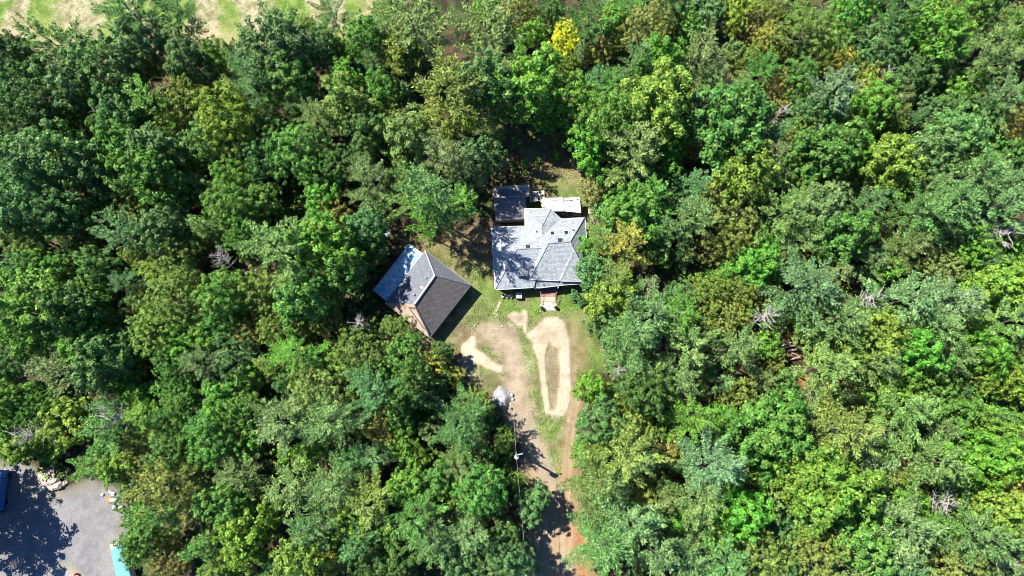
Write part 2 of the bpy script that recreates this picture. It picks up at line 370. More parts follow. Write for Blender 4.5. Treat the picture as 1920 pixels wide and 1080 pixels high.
GM = [('leaf_litter', .95, 2.6, .5), ('dry_grass', .95, 4.5, .5), ('packed_dirt', .95, 4.0, .28), ('loose_sand', .95, 3.5, .2), ('grey_gravel', .9, 4.5, .3), ('mown_hay', .95, 3.0, .45)]
GL = ['brown leaf litter of the forest floor between the trees', 'patchy green and straw coloured lawn around the house and barn', 'packed dirt driveway with wheel tracks running to the bottom edge',
      'pale sand track looping in front of the house', 'grey gravel lot in the bottom left corner', 'mown hay field with green and straw stripes at the top left']
for k in range(6):
    q = quad[fcl == k]; u, inv = np.unique(q.ravel(), return_inverse=True)
    me = bpy.data.meshes.new(GN[k]); me.vertices.add(len(u)); me.vertices.foreach_set('co', np.stack([gx[u], gy[u], gz[u]], 1).ravel().astype(np.float32))
    me.loops.add(len(q)*4); me.loops.foreach_set('vertex_index', inv.astype(np.int32).ravel())
    me.polygons.add(len(q)); me.polygons.foreach_set('loop_start', np.arange(0, len(q)*4, 4, dtype=np.int32)); me.update(calc_edges=True)
    at = me.color_attributes.new('tint', 'FLOAT_COLOR', 'POINT'); at.data.foreach_set('color', np.concatenate([col[u], np.ones((len(u), 1))], 1).ravel().astype(np.float32))
    me.polygons.foreach_set('use_smooth', np.ones(len(q), bool))
    o = link(GN[k], me, ground_material(*GM[k])); tag(o, GL[k], kind='structure')
# ------------------------------------------------------------------ building materials
def shingle(name, col, dark, sx=3.3, var=.22):
    m, n, out = mat_new(name); p = N(n, 'ShaderNodeBsdfPrincipled'); n.links.new(p.outputs[0], out.inputs[0]); p.inputs['Roughness'].default_value = .85
    tc = N(n, 'ShaderNodeTexCoord'); br = N(n, 'ShaderNodeTexBrick'); br.inputs['Scale'].default_value = 1.0
    br.inputs['Brick Width'].default_value = .42; br.inputs['Row Height'].default_value = .19; br.inputs['Mortar Size'].default_value = .022; br.inputs['Bias'].default_value = .1
    br.inputs['Color1'].default_value = tuple(c*(1-var) for c in col)+(1,); br.inputs['Color2'].default_value = tuple(c*(1+var) for c in col)+(1,); br.inputs['Mortar'].default_value = dark+(1,)
    nz = N(n, 'ShaderNodeTexNoise'); nz.inputs['Scale'].default_value = .8; nz.inputs['Detail'].default_value = 6
    n.links.new(tc.outputs['Object'], br.inputs['Vector']); n.links.new(tc.outputs['Object'], nz.inputs['Vector'])
    nz.inputs['Scale'].default_value = 3.2; nz.inputs['Detail'].default_value = 3; nz.inputs['Roughness'].default_value = .8
    mr = N(n, 'ShaderNodeMapRange'); mr.inputs[1].default_value = .32; mr.inputs[2].default_value = .68; mr.inputs[3].default_value = .72; mr.inputs[4].default_value = 1.25
    n.links.new(nz.outputs[0], mr.inputs[0]); sc = N(n, 'ShaderNodeVectorMath', operation='SCALE'); n.links.new(br.outputs[0], sc.inputs[0]); n.links.new(mr.outputs[0], sc.inputs['Scale'])
    n.links.new(sc.outputs[0], p.inputs['Base Color']); return m
M['shingle'] = shingle('light_grey_shingle', (.315, .34, .365), (.20, .22, .24), var=.24)
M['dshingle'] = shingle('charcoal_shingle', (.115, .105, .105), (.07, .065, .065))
M['slate'] = shingle('slate_grey_shingle', (.19, .175, .17), (.09, .10, .12), var=.35)
M['trim'] = simple('white_trim', (.62, .62, .61), .6, .05)
M['ridge'] = simple('ridge_cap', (.42, .43, .45), .6, .08)
M['siding'] = simple('pale_siding', (.42, .42, .40), .7, .08)
M['osb'] = simple('bare_sheathing', (.52, .37, .27), .85, .18, 2.2, fine=9)
M['tarpaper'] = simple('tar_paper', (.13, .145, .165), .8, .15)
M['whitepanel'] = simple('white_roof_panel', (.72, .735, .76), .45, .06, 1.5)
M['deck'] = simple('dark_decking', (.12, .10, .09), .8, .2, 4)
M['cedar'] = simple('reddish_wood', (.34, .19, .12), .8, .2, 4)
M['lumber'] = simple('weathered_lumber', (.50, .42, .32), .85, .2, 3)
M['concrete'] = simple('pale_concrete', (.58, .51, .41), .85, .08, 2)
M['glass'] = simple('dark_glass', (.02, .03, .035), .08, .1)
M['black'] = simple('black_plastic', (.015, .015, .016), .5, .1)
M['steel'] = simple('galvanised_steel', (.5, .52, .54), .35, .08, 3, metal=.6)
M['paleblue'] = simple('pale_blue_enamel', (.50, .62, .68), .4, .05)
M['blue'] = simple('blue_tarp', (.04, .20, .55), .5, .25, 3)
M['ltblue'] = simple('light_blue_tarp', (.13, .40, .85), .45, .2, 2)
M['truckblue'] = simple('blue_paint', (.03, .16, .50), .35, .12, 2)
M['red'] = simple('red_plastic', (.6, .02, .03), .4, .1)
M['rock'] = simple('pinkish_boulder', (.44, .34, .29), .9, .3, 2.5, bump=.6, fine=8)
M['greyrock'] = simple('grey_rock', (.40, .38, .37), .9, .3, 2.5, bump=.6, fine=8)
M['bluegrey'] = simple('grey_tarp_cloth', (.26, .255, .265), .6, .22, 1.6)
M['pole'] = simple('utility_pole_wood', (.20, .16, .12), .9, .2, 3)
M['wire'] = simple('aluminium_wire', (.22, .23, .24), .4, .05)
M['terracotta'] = simple('orange_clay', (.60, .24, .08), .8, .15)
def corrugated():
    m, n, out = mat_new('corrugated_sheet_blue_shade'); p = N(n, 'ShaderNodeBsdfPrincipled'); n.links.new(p.outputs[0], out.inputs[0]); p.inputs['Roughness'].default_value = .3
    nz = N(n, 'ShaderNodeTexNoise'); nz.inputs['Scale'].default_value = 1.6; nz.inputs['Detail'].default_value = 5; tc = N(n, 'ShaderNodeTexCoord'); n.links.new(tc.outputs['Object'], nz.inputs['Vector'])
    cr = N(n, 'ShaderNodeValToRGB'); cr.color_ramp.elements[0].color = (.16, .42, .64, 1); cr.color_ramp.elements[1].color = (.55, .67, .76, 1); cr.color_ramp.elements[0].position = .35; cr.color_ramp.elements[1].position = .6  # whitish sheet; the blue of its skylit shade is painted into the colour
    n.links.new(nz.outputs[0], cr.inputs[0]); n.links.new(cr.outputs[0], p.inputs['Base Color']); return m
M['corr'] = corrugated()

def V2(p, z): return Vector(W(p[0], p[1], z))
ZF = lambda z: z
def faces(mb, lst):
    """lst of faces; each face a list of (px, py, z)"""
    for f in lst:
        P = [W(q[0], q[1], ZF(q[2])) for q in f]
        nrm = sum(((P[i]-P[0]).cross(P[i+1]-P[0]) for i in range(1, len(P)-1)), Vector((0, 0, 0)))
        if nrm.z < 0: P = P[::-1]
        c = P[0]
        if len(P) <= 3: mb.poly(P)
        else:
            for i in range(1, len(P)-1): mb.poly([P[0], P[i], P[i+1]])
def thick(o, t=.16):
    md = o.modifiers.new('thickness', 'SOLIDIFY'); md.thickness = t; md.offset = -1; return o
def beam(mb, a, b, r=.06, n=4): mb.tube([tuple(a), tuple(b)], r, n)

# ------------------------------------------------------------------ the house
hc = W(1015, 475, 0); house = empty('house', (hc.x, hc.y, 0))
tag(house, 'large house with light grey shingled hip roofs in the middle clearing', 'house')
def UP(z): return 2.9+(z-2.9)*.82 if z > 3.6 else z
EW, EM = 2.85, 3.3
ZF = UP
R = MB()
faces(R, [
 # west wing
 [(921.5, 425, EW), (969.5, 467, 5.5), (928.5, 543, EW)],
 [(921.5, 425, EW), (985, 424, EW+.1), (1016, 440, 5.2), (1016, 465, 5.6), (969.5, 467, 5.5)],
 [(928.5, 543, EW), (969.5, 467, 5.5), (1016, 465, 5.6), (1002, 538, EW), (995, 539.5, EW)]])
o = thick(R.build('roof', M['shingle'], house)); roofW = o
R = MB()
faces(R, [
 [(984, 391, 3.0), (1033, 392, 3.0), (1016.4, 424, 5.35)],
 [(984, 391, 3.0), (1016.4, 424, 5.35), (1016.3, 462, 5.75), (984.6, 452, 3.0)],
 [(1033, 392, 3.0), (1052.5, 409.5, 3.1), (1016.4, 424, 5.35)],
 [(1052.5, 409.5, 3.1), (1016.3, 442, 5.6), (1016.4, 424, 5.35)]])
thick(R.build('roof', M['shingle'], house))
R = MB()
faces(R, [
 [(1052.5, 409.5, 3.1), (1096.5, 407, EM), (1069, 453.5, 6.6), (1029, 456, 6.6), (1016.3, 442, 5.6)],
 [(1016.3, 442, 5.6), (1029, 456, 6.6), (1016, 466, 5.62)],
 [(1096.5, 407, EM), (1106, 527, EM), (1076, 467, 6.25), (1069, 453.5, 6.6)],
 [(1076, 467.5, 6.22), (1106, 527, EM), (1051, 526.5, 3.45)],
 [(1075, 466, 6.2), (1077, 470, 6.15), (1051.5, 526, 3.55), (1046.5, 526, 3.3)],
 [(1029, 456, 6.6), (1069, 453.5, 6.6), (1075.2, 466.5, 6.05), (1047, 526, 3.3), (993.3, 523.5, 3.5)],
 [(1029, 456, 6.6), (993.3, 523.5, 3.5), (991.2, 494, 3.95), (1016, 465.6, 5.62)]])
thick(R.build('roof', M['shingle'], house))
# ridge and hip caps
ZF = lambda z: z
def WU(q): return W(q[0], q[1], UP(q[2]))
for a, b in (((969.5, 467, 5.54), (1016, 465, 5.64)), ((1029, 456, 6.64), (1069, 453.5, 6.64)), ((1029, 456, 6.64), (993.3, 523.5, 3.54)), ((1069, 453.5, 6.64), (1096.5, 407, 3.36)),
             ((969.5, 467, 5.54), (928.5, 543, 2.9)), ((969.5, 467, 5.54), (921.5, 425, 2.9)), ((1016.4, 424, 5.4), (1033, 392, 3.05)), ((1069, 453.5, 6.64), (1076, 467, 6.28)), ((1076, 467, 6.28), (1106, 527, 3.35))):
    R = MB(); beam(R, WU(a), WU(b), .08); R.build('ridge_cap', M['shingle'], roofW)
# gutters / fascia
R = MB()
for a, b in (((921.5, 425, EW-.03), (928.5, 543, EW-.03)), ((928.5, 543.4, EW-.03), (1000, 539, EW-.03)), ((921.5, 425, EW-.03), (985, 424, EW+.07)), ((984, 391, 2.98), (984.6, 424, 2.98)), ((984, 391, 2.98), (1033, 391.6, 2.98)),
             ((1096.8, 407, EM-.03), (1106.4, 527, EM-.03)), ((993.3, 524, 3.46), (1047, 526.5, 3.27)), ((1051, 527, 3.42), (1106, 527.5, EM-.03))):
    beam(R, W(*a), W(*b), .075)
R.build('gutter', M['trim'], house)
# walls
def inset(pts, d):
    P = [Vector((p[0], p[1])) for p in pts]; n = len(P); out = []
    A = sum(P[i].x*P[(i+1) % n].y-P[(i+1) % n].x*P[i].y for i in range(n)); sg = 1 if A > 0 else -1
    for i in range(n):
        a, b, c = P[i-1], P[i], P[(i+1) % n]; e1 = (b-a).normalized(); e2 = (c-b).normalized()
        n1_ = Vector((-e1.y, e1.x))*sg; n2_ = Vector((-e2.y, e2.x))*sg; m_ = (n1_+n2_); m_ = m_/max(.3, m_.dot(n1_)); out.append(tuple(b+m_*d))
    return out
fpW = inset([W(a, b, EW)[:2] for a, b in ((921.5, 425), (985, 424), (1010, 424), (1010, 538), (928.5, 543))], .45)
fpM = inset([W(a, b, EM)[:2] for a, b in ((984, 391), (1033, 392), (1052.5, 409.5), (1096.5, 407), (1106, 527), (1047, 526), (996, 525), (990, 470), (985, 440))], .45)
MB().prism(fpW, 0, EW-.22).build('wall', M['siding'], house)
MB().prism(fpM, 0, 2.86).build('wall', M['siding'], house)
# windows and door on the visible sides (slightly proud of the wall)
def window(a, b, z0, z1, t, wd, nm='window'):
    """a->b: wall edge; t: position 0..1; outward = right of a->b"""
    a = Vector(a); b = Vector(b); d = (b-a).normalized(); nrm = Vector((d.y, -d.x)); c = a.lerp(b, t); rz = math.atan2(d.y, d.x)
    wf = MB().box((c.x+nrm.x*.03, c.y+nrm.y*.03, (z0+z1)/2), (wd+.16, .10, z1-z0+.16), rz).build(nm, M['trim'], house)
    MB().box((c.x+nrm.x*.09, c.y+nrm.y*.09, (z0+z1)/2), (wd, .05, z1-z0), rz).build('pane', M['glass'], wf)
def ccw(P):
    A = sum(P[i][0]*P[(i+1) % len(P)][1]-P[(i+1) % len(P)][0]*P[i][1] for i in range(len(P))); return P if A > 0 else P[::-1]
cW = ccw(fpW); cM = ccw(fpM)
def edges(P): return [(P[i], P[(i+1) % len(P)]) for i in range(len(P))]
for P, big in ((cW, 3), (cM, 2.5)):
    for a, b in edges(P):
        L = (Vector(b)-Vector(a)).length
        mid = (Vector(a)+Vector(b))/2
        inside_other = sdist(np.array([mid.x]), np.array([mid.y]), cM if P is cW else cW)[0] > -.3
        if L > big and not inside_other:
            for t in ((.3, .7) if L > 5 else (.5,)): window(a, b, .9, 2.1, t, 1.1)
a_, b_ = W(1012, 540, 2), W(1040, 540, 2)
# dormer on the west wing
def onplane(px, py, P0, P1, P2, up=.06):
    a, b, c = Vector(P0), Vector(P1), Vector(P2); n_ = (b-a).cross(c-a).normalized()
    if n_.z < 0: n_ = -n_
    o_ = Vector((0, 0, H)); g = W(px, py, 0); d_ = g-o_; t = (a+n_*up-o_).dot(n_)/d_.dot(n_); return o_+d_*t
SW_ = (W(928.5, 543, EW), WU((969.5, 467, 5.5)), W(995, 539.5, EW))
NM_ = (W(1052.5, 409.5, 3.1), W(1096.5, 407, EM), WU((1069, 453.5, 6.6)))
bl, br2 = onplane(971.5, 516, *SW_, 0), onplane(988.5, 515.5, *SW_, 0)
zr = bl.z+1.05; yb = bl.y
slope = (WU((969.5, 467, 5.5)).z-EW)/(WU((969.5, 467, 5.5)).y-W(969, 541, EW).y)
xl, xr_ = bl.x, br2.x; xm = (xl+xr_)/2; zw = bl.z+.5
dr = MB(); oh = .18
yr = yb+(zr-bl.z)/slope; yw = yb+(zw-bl.z)/slope
dr.poly([(xl-oh, yb-.3, zw-.12), (xm, yb-.3, zr), (xm, yr, zr), (xl-oh, yw, zw-.12)]); dr.poly([(xm, yb-.3, zr), (xr_+oh, yb-.3, zw-.12), (xr_+oh, yw, zw-.12), (xm, yr, zr)])
dor = thick(dr.build('dormer', M['shingle'], house), .1)
k = MB(); k.v += [(xl, yb, bl.z-.5), (xr_, yb, bl.z-.5), (xr_, yb, zw-.1), (xm, yb, zr-.12), (xl, yb, zw-.1), (xl, yw, bl.z-.5), (xr_, yw, bl.z-.5), (xr_, yw, zw-.1), (xm, yr-.1, zr-.12), (xl, yw, zw-.1)]
k.f += [(0, 1, 2, 3, 4), (1, 6, 7, 2), (5, 0, 4, 9), (9, 8, 7, 6, 5)]
k.build('dormer_wall', M['siding'], dor); MB().box((xm, yb-.03, zw-.02), (.5, .05, .35)).build('dormer_window', M['glass'], dor)
# skylights
pn = math.atan2(NM_[2].z-NM_[0].z, NM_[0].y-NM_[2].y)
for px, py in ((1035.5, 437), (1061.5, 435.5)):
    c = onplane(px, py, *NM_, .10); fr = MB().box(tuple(c), (.86, 1.0, .2), .03, 1, -pn).build('skylight', M['trim'], house)
    c = onplane(px, py, *NM_, .20); MB().box(tuple(c), (.60, .74, .06), .03, 1, -pn).build('glass', M['glass'], fr)
for px, py, P_, s in ((1049.5, 450.5, NM_, .62), (989, 462.5, (W(921.5, 425, EW), W(985, 424, EW+.1), WU((969.5, 467, 5.5))), .58)):
    c = onplane(px, py, *P_, .12); MB().box(tuple(c), (s, s, .42), .05).build('roof_vent', M['black'], house)
for px, py in ((1006, 434.6), (1075.5, 432)):
    c = onplane(px, py, *NM_, 0); MB().lathe((c.x, c.y, c.z-.2), [(.11, 0), (.11, .5), (.08, .55)], 8).build('vent_pipe', M['black'], house)
c = onplane(1091.5, 466, W(1096.5, 407, EM), W(1106, 527, EM), WU((1076, 467, 6.25)), 0); ch = MB().lathe((c.x, c.y, c.z-.4), [(.14, 0), (.14, 1.35)], 10).build('chimney_pipe', M['black'], house)
MB().lathe((c.x, c.y, c.z+.92), [(.10, 0), (.26, .05), (.26, .18), (.05, .32)], 12).build('chimney_cap', M['trim'], ch)
# front porch roof, posts, floor and steps
R = MB(); faces(R, [[(1003, 523.5, 3.0), (1049, 525.5, 3.0), (1058.5, 534, 2.55), (1012, 539.5, 2.5), (994, 539, 2.5)], [(1058.5, 534, 2.55), (1091, 531.5, 2.6), (1090, 527, 2.9), (1049, 525.5, 3.0)]])
pr = thick(R.build('porch_roof', M['shingle'], house), .12)
k = MB()
for a, b in (((994, 539.4, 2.5), (1012, 540, 2.48)), ((1012, 540, 2.48), (1058.5, 534.4, 2.52)), ((1058.5, 534.4, 2.52), (1091, 532, 2.57))): beam(k, W(*a), W(*b), .06)
k.build('gutter', M['trim'], pr)
for px in (1003.5, 1046.5):
    c = W(px, 541, 2.3); MB().box((c.x, c.y+.25, 1.45), (.18, .18, 1.9)).build('porch_post', M['trim'], house)
k = MB(); f0, f1 = W(1004, 549, .55), W(1046, 549, .55); bk = W(1004, 530, .55)
k.prism([(f0.x, f0.y), (f1.x, f1.y), (f1.x, bk.y), (f0.x, bk.y)], 0, .85).build('porch_floor', M['deck'], house)
k = MB(); s0 = W(1014, 551, .6); s1 = W(1041.5, 551, .6); y0 = f0.y
steps = empty('steps', (0, 0, 0)); steps.parent = house; steps.location = Vector((0, 0, 0))
for i in range(5):
    z = .70-.14*i; m_ = MB(); m_.box(((s0.x+s1.x)/2, y0-.17-.34*i, z/2), (s1.x-s0.x, .34, z)); m_.build('step', M['lumber'] if i > 1 else M['cedar'], steps)
for xx in (s0.x-.08, s1.x+.08):
    k = MB(); k.tube([(xx, y0, 1.65), (xx, y0-1.75, .85)], .045, 5)
    for i in range(6): k.tube([(xx, y0-.05-.33*i, .05), (xx, y0-.05-.33*i, 1.62-.155*i)], .03, 4)
    k.build('handrail', M['cedar'], steps)
pe = W(1013.5, 567, 0); pf = W(1044.5, 582, 0)
pad = MB().prism([(pe.x, y0-1.72), (pf.x, y0-1.72), (pf.x, pf.y), (pe.x, pf.y)], -.05, .07).build('landing_pad', M['concrete'], None)
tag(pad, 'pale concrete landing slab at the foot of the house steps', 'slab')
def planter(px, py, lab):
    c = W(px, py, .3); e = empty('planter', (c.x, c.y, .07)); tag(e, lab, 'planter', 'planters at the foot of the front steps')
    MB().box((c.x, c.y, .17), (.42, .42, .2)).build('base', M['trim'], e)
    MB().lathe((c.x, c.y, .27), [(.20, 0), (.29, .32), (.31, .36), (.31, .42)], 14).build('pot', M['black'], e)
    V = clump_leaves_simple(np.array([[0, 0, .62]]), .30, 90, .12); me = quads_mesh('plant', V+np.array([0, 0, -.0])); pl = link('plant', me, M['darkleaf'], e)
def clump_leaves_simple(cs, rad, per, size, seed=3):
    r__ = np.random.default_rng(seed); k = len(cs); d = r__.normal(size=(k*per, 3)); d /= np.linalg.norm(d, axis=1, keepdims=True)
    c = np.repeat(np.array(cs), per, 0)+d*(r__.random((k*per, 1))**.4)*rad; nn = d+r__.normal(size=d.shape)*.5+np.array([0, 0, .4]); nn /= np.linalg.norm(nn, axis=1, keepdims=True)
    a = np.cross(nn, r__.normal(size=d.shape)); a /= np.linalg.norm(a, axis=1, keepdims=True); b = np.cross(nn, a)
    return np.stack([c-a*size, c+b*size*.6, c+a*size, c-b*size*.6], 1)
M['darkleaf'] = simple('dark_plant', (.02, .045, .018), .6, .3)
planter(1016, 578, 'black pot on a white base, left of the front steps'); planter(1042, 577, 'black pot on a white base, right of the front steps')
# air conditioner box and porch chairs in the shade below the west eave
c = W(973, 554, .9); ac = empty('air_conditioner', (c.x, c.y, 0)); tag(ac, 'white air conditioner box standing below the front wall, left of the steps', 'air conditioner')
MB().box((c.x, c.y, .5), (1.0, .95, .9)).build('casing', M['trim'], ac); MB().lathe((c.x, c.y, .955), [(.36, 0), (.36, .03), (.1, .05)], 16).build('fan_grille', M['steel'], ac)
def chair(px, py, rz, lab):
    c = W(px, py, .4); e = empty('garden_chair', (c.x, c.y, 0), 0); tag(e, lab, 'chair', 'garden chairs in front of the house')
    cs, sn = math.cos(rz), math.sin(rz)
    def P(x, y, z): return (c.x+x*cs-y*sn, c.y+x*sn+y*cs, z)
    MB().box(P(0, 0, .42), (.55, .52, .05), rz).build('seat', M['lumber'], e); MB().box(P(0, .27, .75), (.55, .05, .6), rz).build('backrest', M['lumber'], e)
    for i in (-1, 1):
        for j in (-1, 1): MB().tube([P(i*.24, j*.22, 0), P(i*.24, j*.22, .41)], .03, 4).build('leg', M['lumber'], e)
chair(943, 555, .3, 'leftmost wooden garden chair in shade below the west eave'); chair(950, 556.5, -.5, 'middle wooden garden chair in shade below the west eave'); chair(958, 556, .9, 'rightmost wooden garden chair in shade below the west eave')
# back deck under white panels
dk = empty('deck_canopy', W(1055, 385, 0)); dk.location.z = 0; tag(dk, 'white two panel canopy over the back deck, above the house roof', 'canopy')
for pts, zz in (([(1021, 371.5), (1055.2, 370), (1057, 396), (1022.5, 396)], 2.75), ([(1056.2, 371.8), (1086.6, 369), (1089.3, 399), (1057.8, 396)], 2.65)):
    R = MB(); faces(R, [[(a, b, zz) for a, b in pts]]); thick(R.build('roof_panel', M['whitepanel'], dk), .08)
k = MB()
for a, b in (((1056, 371, 2.78), (1057.6, 395, 2.78)), ((1021, 371.2, 2.76), (1086.6, 368.8, 2.7)), ((1086.8, 369, 2.7), (1089.5, 399, 2.7))): beam(k, W(*a), W(*b), .05)
k.build('panel_frame', M['steel'], dk)
for px_, py_, w_ in ((1042, 375.5, .9), (1049, 375.2, .5), (1062, 376, .9), (1071, 375.5, .6), (1083, 373.5, .35), (1068, 386, .4)):
    c = W(px_, py_, 2.79); MB().box((c.x, c.y, 2.76), (w_, .09, .05), .04).build('debris', M['deck'], dk)
for a, b in ((1022, 373), (1056, 372), (1086, 371), (1088.5, 397)):
    c = W(a, b, 2.6); MB().box((c.x, c.y, 1.3), (.12, .12, 2.6)).build('post', M['lumber'], dk)
k = MB(); faces(k, [[(1040, 394.5, .8), (1086, 388, .8), (1092, 407, .8), (1052, 410, .8)]]); P_ = W(1021, 374, .75), W(1086, 372, .75), W(1092, 411, .75), W(1030, 411, .75)
k = MB().prism([tuple(p[:2]) for p in P_], .55, .8); dke = k.build('deck', M['deck'], house)
def bench(px, py, wd, lab):
    c = W(px, py, 1.2); e = empty('bench', (c.x, c.y, .8)); tag(e, lab, 'bench', 'benches on the back deck')
    MB().box((c.x, c.y, 1.22), (wd, .45, .06)).build('seat', M['cedar'], e); MB().box((c.x, c.y-.24, 1.5), (wd, .06, .5)).build('backrest', M['cedar'], e)
    for s in (-1, 1): MB().box((c.x+s*wd*.42, c.y, 1.0), (.08, .38, .39)).build('leg', M['cedar'], e)
bench(1059, 401, 1.1, 'reddish bench at the left end of the back deck'); bench(1081, 401.5, 1.5, 'longer reddish bench at the right end of the back deck')

# ------------------------------------------------------------------ dark shed and its annex
sh = W(955, 385, 0); shed = empty('shed', (sh.x, sh.y, 0)); tag(shed, 'dark slate roofed shed half in tree shade, above left of the house', 'shed')
R = MB(); faces(R, [[(926, 371, 3.3), (985.5, 369, 3.3), (985.5, 410.5, 2.5), (929, 414.5, 2.5)]]); thick(R.build('roof', M['slate'], shed), .14)
R = MB(); faces(R, [[(924.2, 352, 2.85), (991, 347, 2.85), (992.5, 368, 2.95), (925.5, 371, 2.95)]]); thick(R.build('flat_roof', M['lumber'], shed), .12)
R = MB(); faces(R, [[(934, 355.5, 3.0), (956, 354, 3.0), (957, 368, 3.02), (935, 369, 3.02)], [(957.5, 354, 3.0), (985.5, 352.5, 3.0), (985.5, 366.5, 3.02), (958.5, 367.5, 3.02)]]); thick(R.build('roofing_sheet', M['tarpaper'], shed), .05)
fp = inset([W(a, b, 2.6)[:2] for a, b in ((924.2, 352), (991, 347), (986, 410), (929, 414))], .3); MB().prism(fp, 0, 2.35).build('wall', M['lumber'], shed)
k = MB()
for a, b in (((924.2, 351.8, 2.95), (991, 346.8, 2.95)), ((991.2, 347, 2.95), (992.6, 368, 3.0)), ((924.2, 352, 2.95), (925.5, 371, 3.0))): beam(k, W(*a), W(*b), .13)
k.build('parapet', M['lumber'], shed)
sx = W(1006, 375, 0); ann = empty('lean_to', (sx.x, sx.y, 0)); tag(ann, 'small open lean-to of pale boards between the dark shed and white canopy', 'lean-to')
R = MB(); faces(R, [[(994, 361, 2.1), (1007, 360, 2.1), (1009, 376, 2.1), (995.5, 377, 2.1)]]); thick(R.build('roof_sheet', M['slate'], ann), .06)
R = MB(); faces(R, [[(1008, 359.5, 2.2), (1020, 358, 2.2), (1021.5, 389, 2.2), (1016, 389, 2.2)]]); thick(R.build('board_roof', M['lumber'], ann), .06)
k = MB()
for a, b in (((993.5, 360, 2.15), (1020, 357.6, 2.2)), ((993.5, 360, 2.15), (995.5, 378, 2.15)), ((1020, 357.6, 2.2), (1021.5, 389, 2.2)), ((995.5, 377.5, 2.12), (1013, 376, 2.15))): beam(k, W(*a), W(*b), .07)
k.build('frame', M['lumber'], ann)
for a, b in ((994.5, 361), (1019.5, 359), (1020.5, 388), (996, 377)):
    c = W(a, b, 2.0); MB().box((c.x, c.y, 1.0), (.1, .1, 2.0)).build('post', M['lumber'], ann)

# ------------------------------------------------------------------ the barn
bc = W(802, 551, 0); barn = empty('barn', (bc.x, bc.y, 0)); tag(barn, 'barn with charcoal hip roof, one end bare plywood, left of the house', 'barn')
EB = 2.7; A_, B_, C_, D_ = (722, 568, EB), (797, 470, EB), (882.5, 535, EB), (806, 632.5, EB); r1, r2 = (815.3, 516.8, 5.6), (777.3, 570.5, 5.6)
def rface(nm, pts, mat):
    R = MB(); faces(R, [pts]); return thick(R.build(nm, M[mat], barn), .14)
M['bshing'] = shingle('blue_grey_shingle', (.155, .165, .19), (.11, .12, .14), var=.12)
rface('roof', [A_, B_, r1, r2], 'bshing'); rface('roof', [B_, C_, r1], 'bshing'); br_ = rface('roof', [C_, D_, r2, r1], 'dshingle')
k = MB(); faces(k, [[A_, r2, D_]]); osb = thick(k.build('bare_plywood_roof_end', M['osb'], barn), .14); osb['label'] = 'unshingled pinkish plywood end of the roof'
k = MB()   # strips of roofing felt on the plywood
def mixp(a, b, t): return tuple(a[i]*(1-t)+b[i]*t for i in range(3))
def lift(p, d=.05): return (p[0], p[1], p[2]+d)
s1 = mixp(r2, D_, .03); s2 = mixp(r2, D_, .97)
q = [(766, 575, 4.95), (777.5, 575.5, 5.3), (800.5, 624, 3.15), (797, 617.5, 3.2), (779.5, 579, 4.95), (773.5, 578.5, 4.75), (795, 614.5, 3.15), (792.5, 612.5, 3.1)]
A3, B3, D3, R13, R23 = W(*A_), W(*B_), W(*D_), W(*r1), W(*r2)
for poly in ([(764, 575.3), (778.5, 576.3), (780, 579.5), (768.5, 579.0)], [(765.5, 576), (769.5, 578.8), (797.5, 618.5), (794, 616.5)], [(778.3, 577), (781.3, 579.5), (805, 626), (802.5, 624.5)]):
    k.poly([tuple(onplane(a, b, A3, R23, D3)) for a, b in poly])
st = thick(k.build('felt_strip', M['tarpaper'], osb), .03)
k = MB(); beam(k, W(*r1)+Vector((0, 0, .05)), W(*r2)+Vector((0, 0, .05)), .20, 8); k.build('ridge_cap', M['ridge'], br_)
k = MB(); beam(k, W(*r1)+Vector((0, 0, .05)), W(*B_)+Vector((0, 0, .05)), .11, 6); k.build('hip_cap', M['ridge'], br_)
k = MB(); beam(k, W(*r1)+Vector((0, 0, .04)), W(*C_)+Vector((0, 0, .04)), .09, 6); k.build('hip_cap', M['bshing'], br_)
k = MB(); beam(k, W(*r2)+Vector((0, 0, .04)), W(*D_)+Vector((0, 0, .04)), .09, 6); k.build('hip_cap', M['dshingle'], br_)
k = MB()
for a, b in ((C_, D_), (D_, A_), (B_, C_), (A_, B_)): beam(k, W(*a)-Vector((0, 0, .08)), W(*b)-Vector((0, 0, .08)), .07)
k.build('fascia', M['ridge'], barn)
fb = inset([W(*p)[:2] for p in (A_, B_, C_, D_)], .4); MB().prism(fb, 0, EB-.2).build('wall', M['cedar'], barn)
for px, py in ((798.5, 521), (776, 552.5)):
    c = onplane(px, py, A3, B3, R13, .12); MB().lathe((c.x, c.y, c.z-.1), [(.15, 0), (.15, .28), (.2, .32), (.05, .42)], 8).build('roof_vent', M['steel'], barn)
c = onplane(791, 539, A3, B3, R13, .05); MB().box((c.x, c.y, c.z), (.45, .5, .12), .7).build('repair_patch', M['osb'], barn)
e0, e1 = Vector(fb[0]), Vector(fb[1])
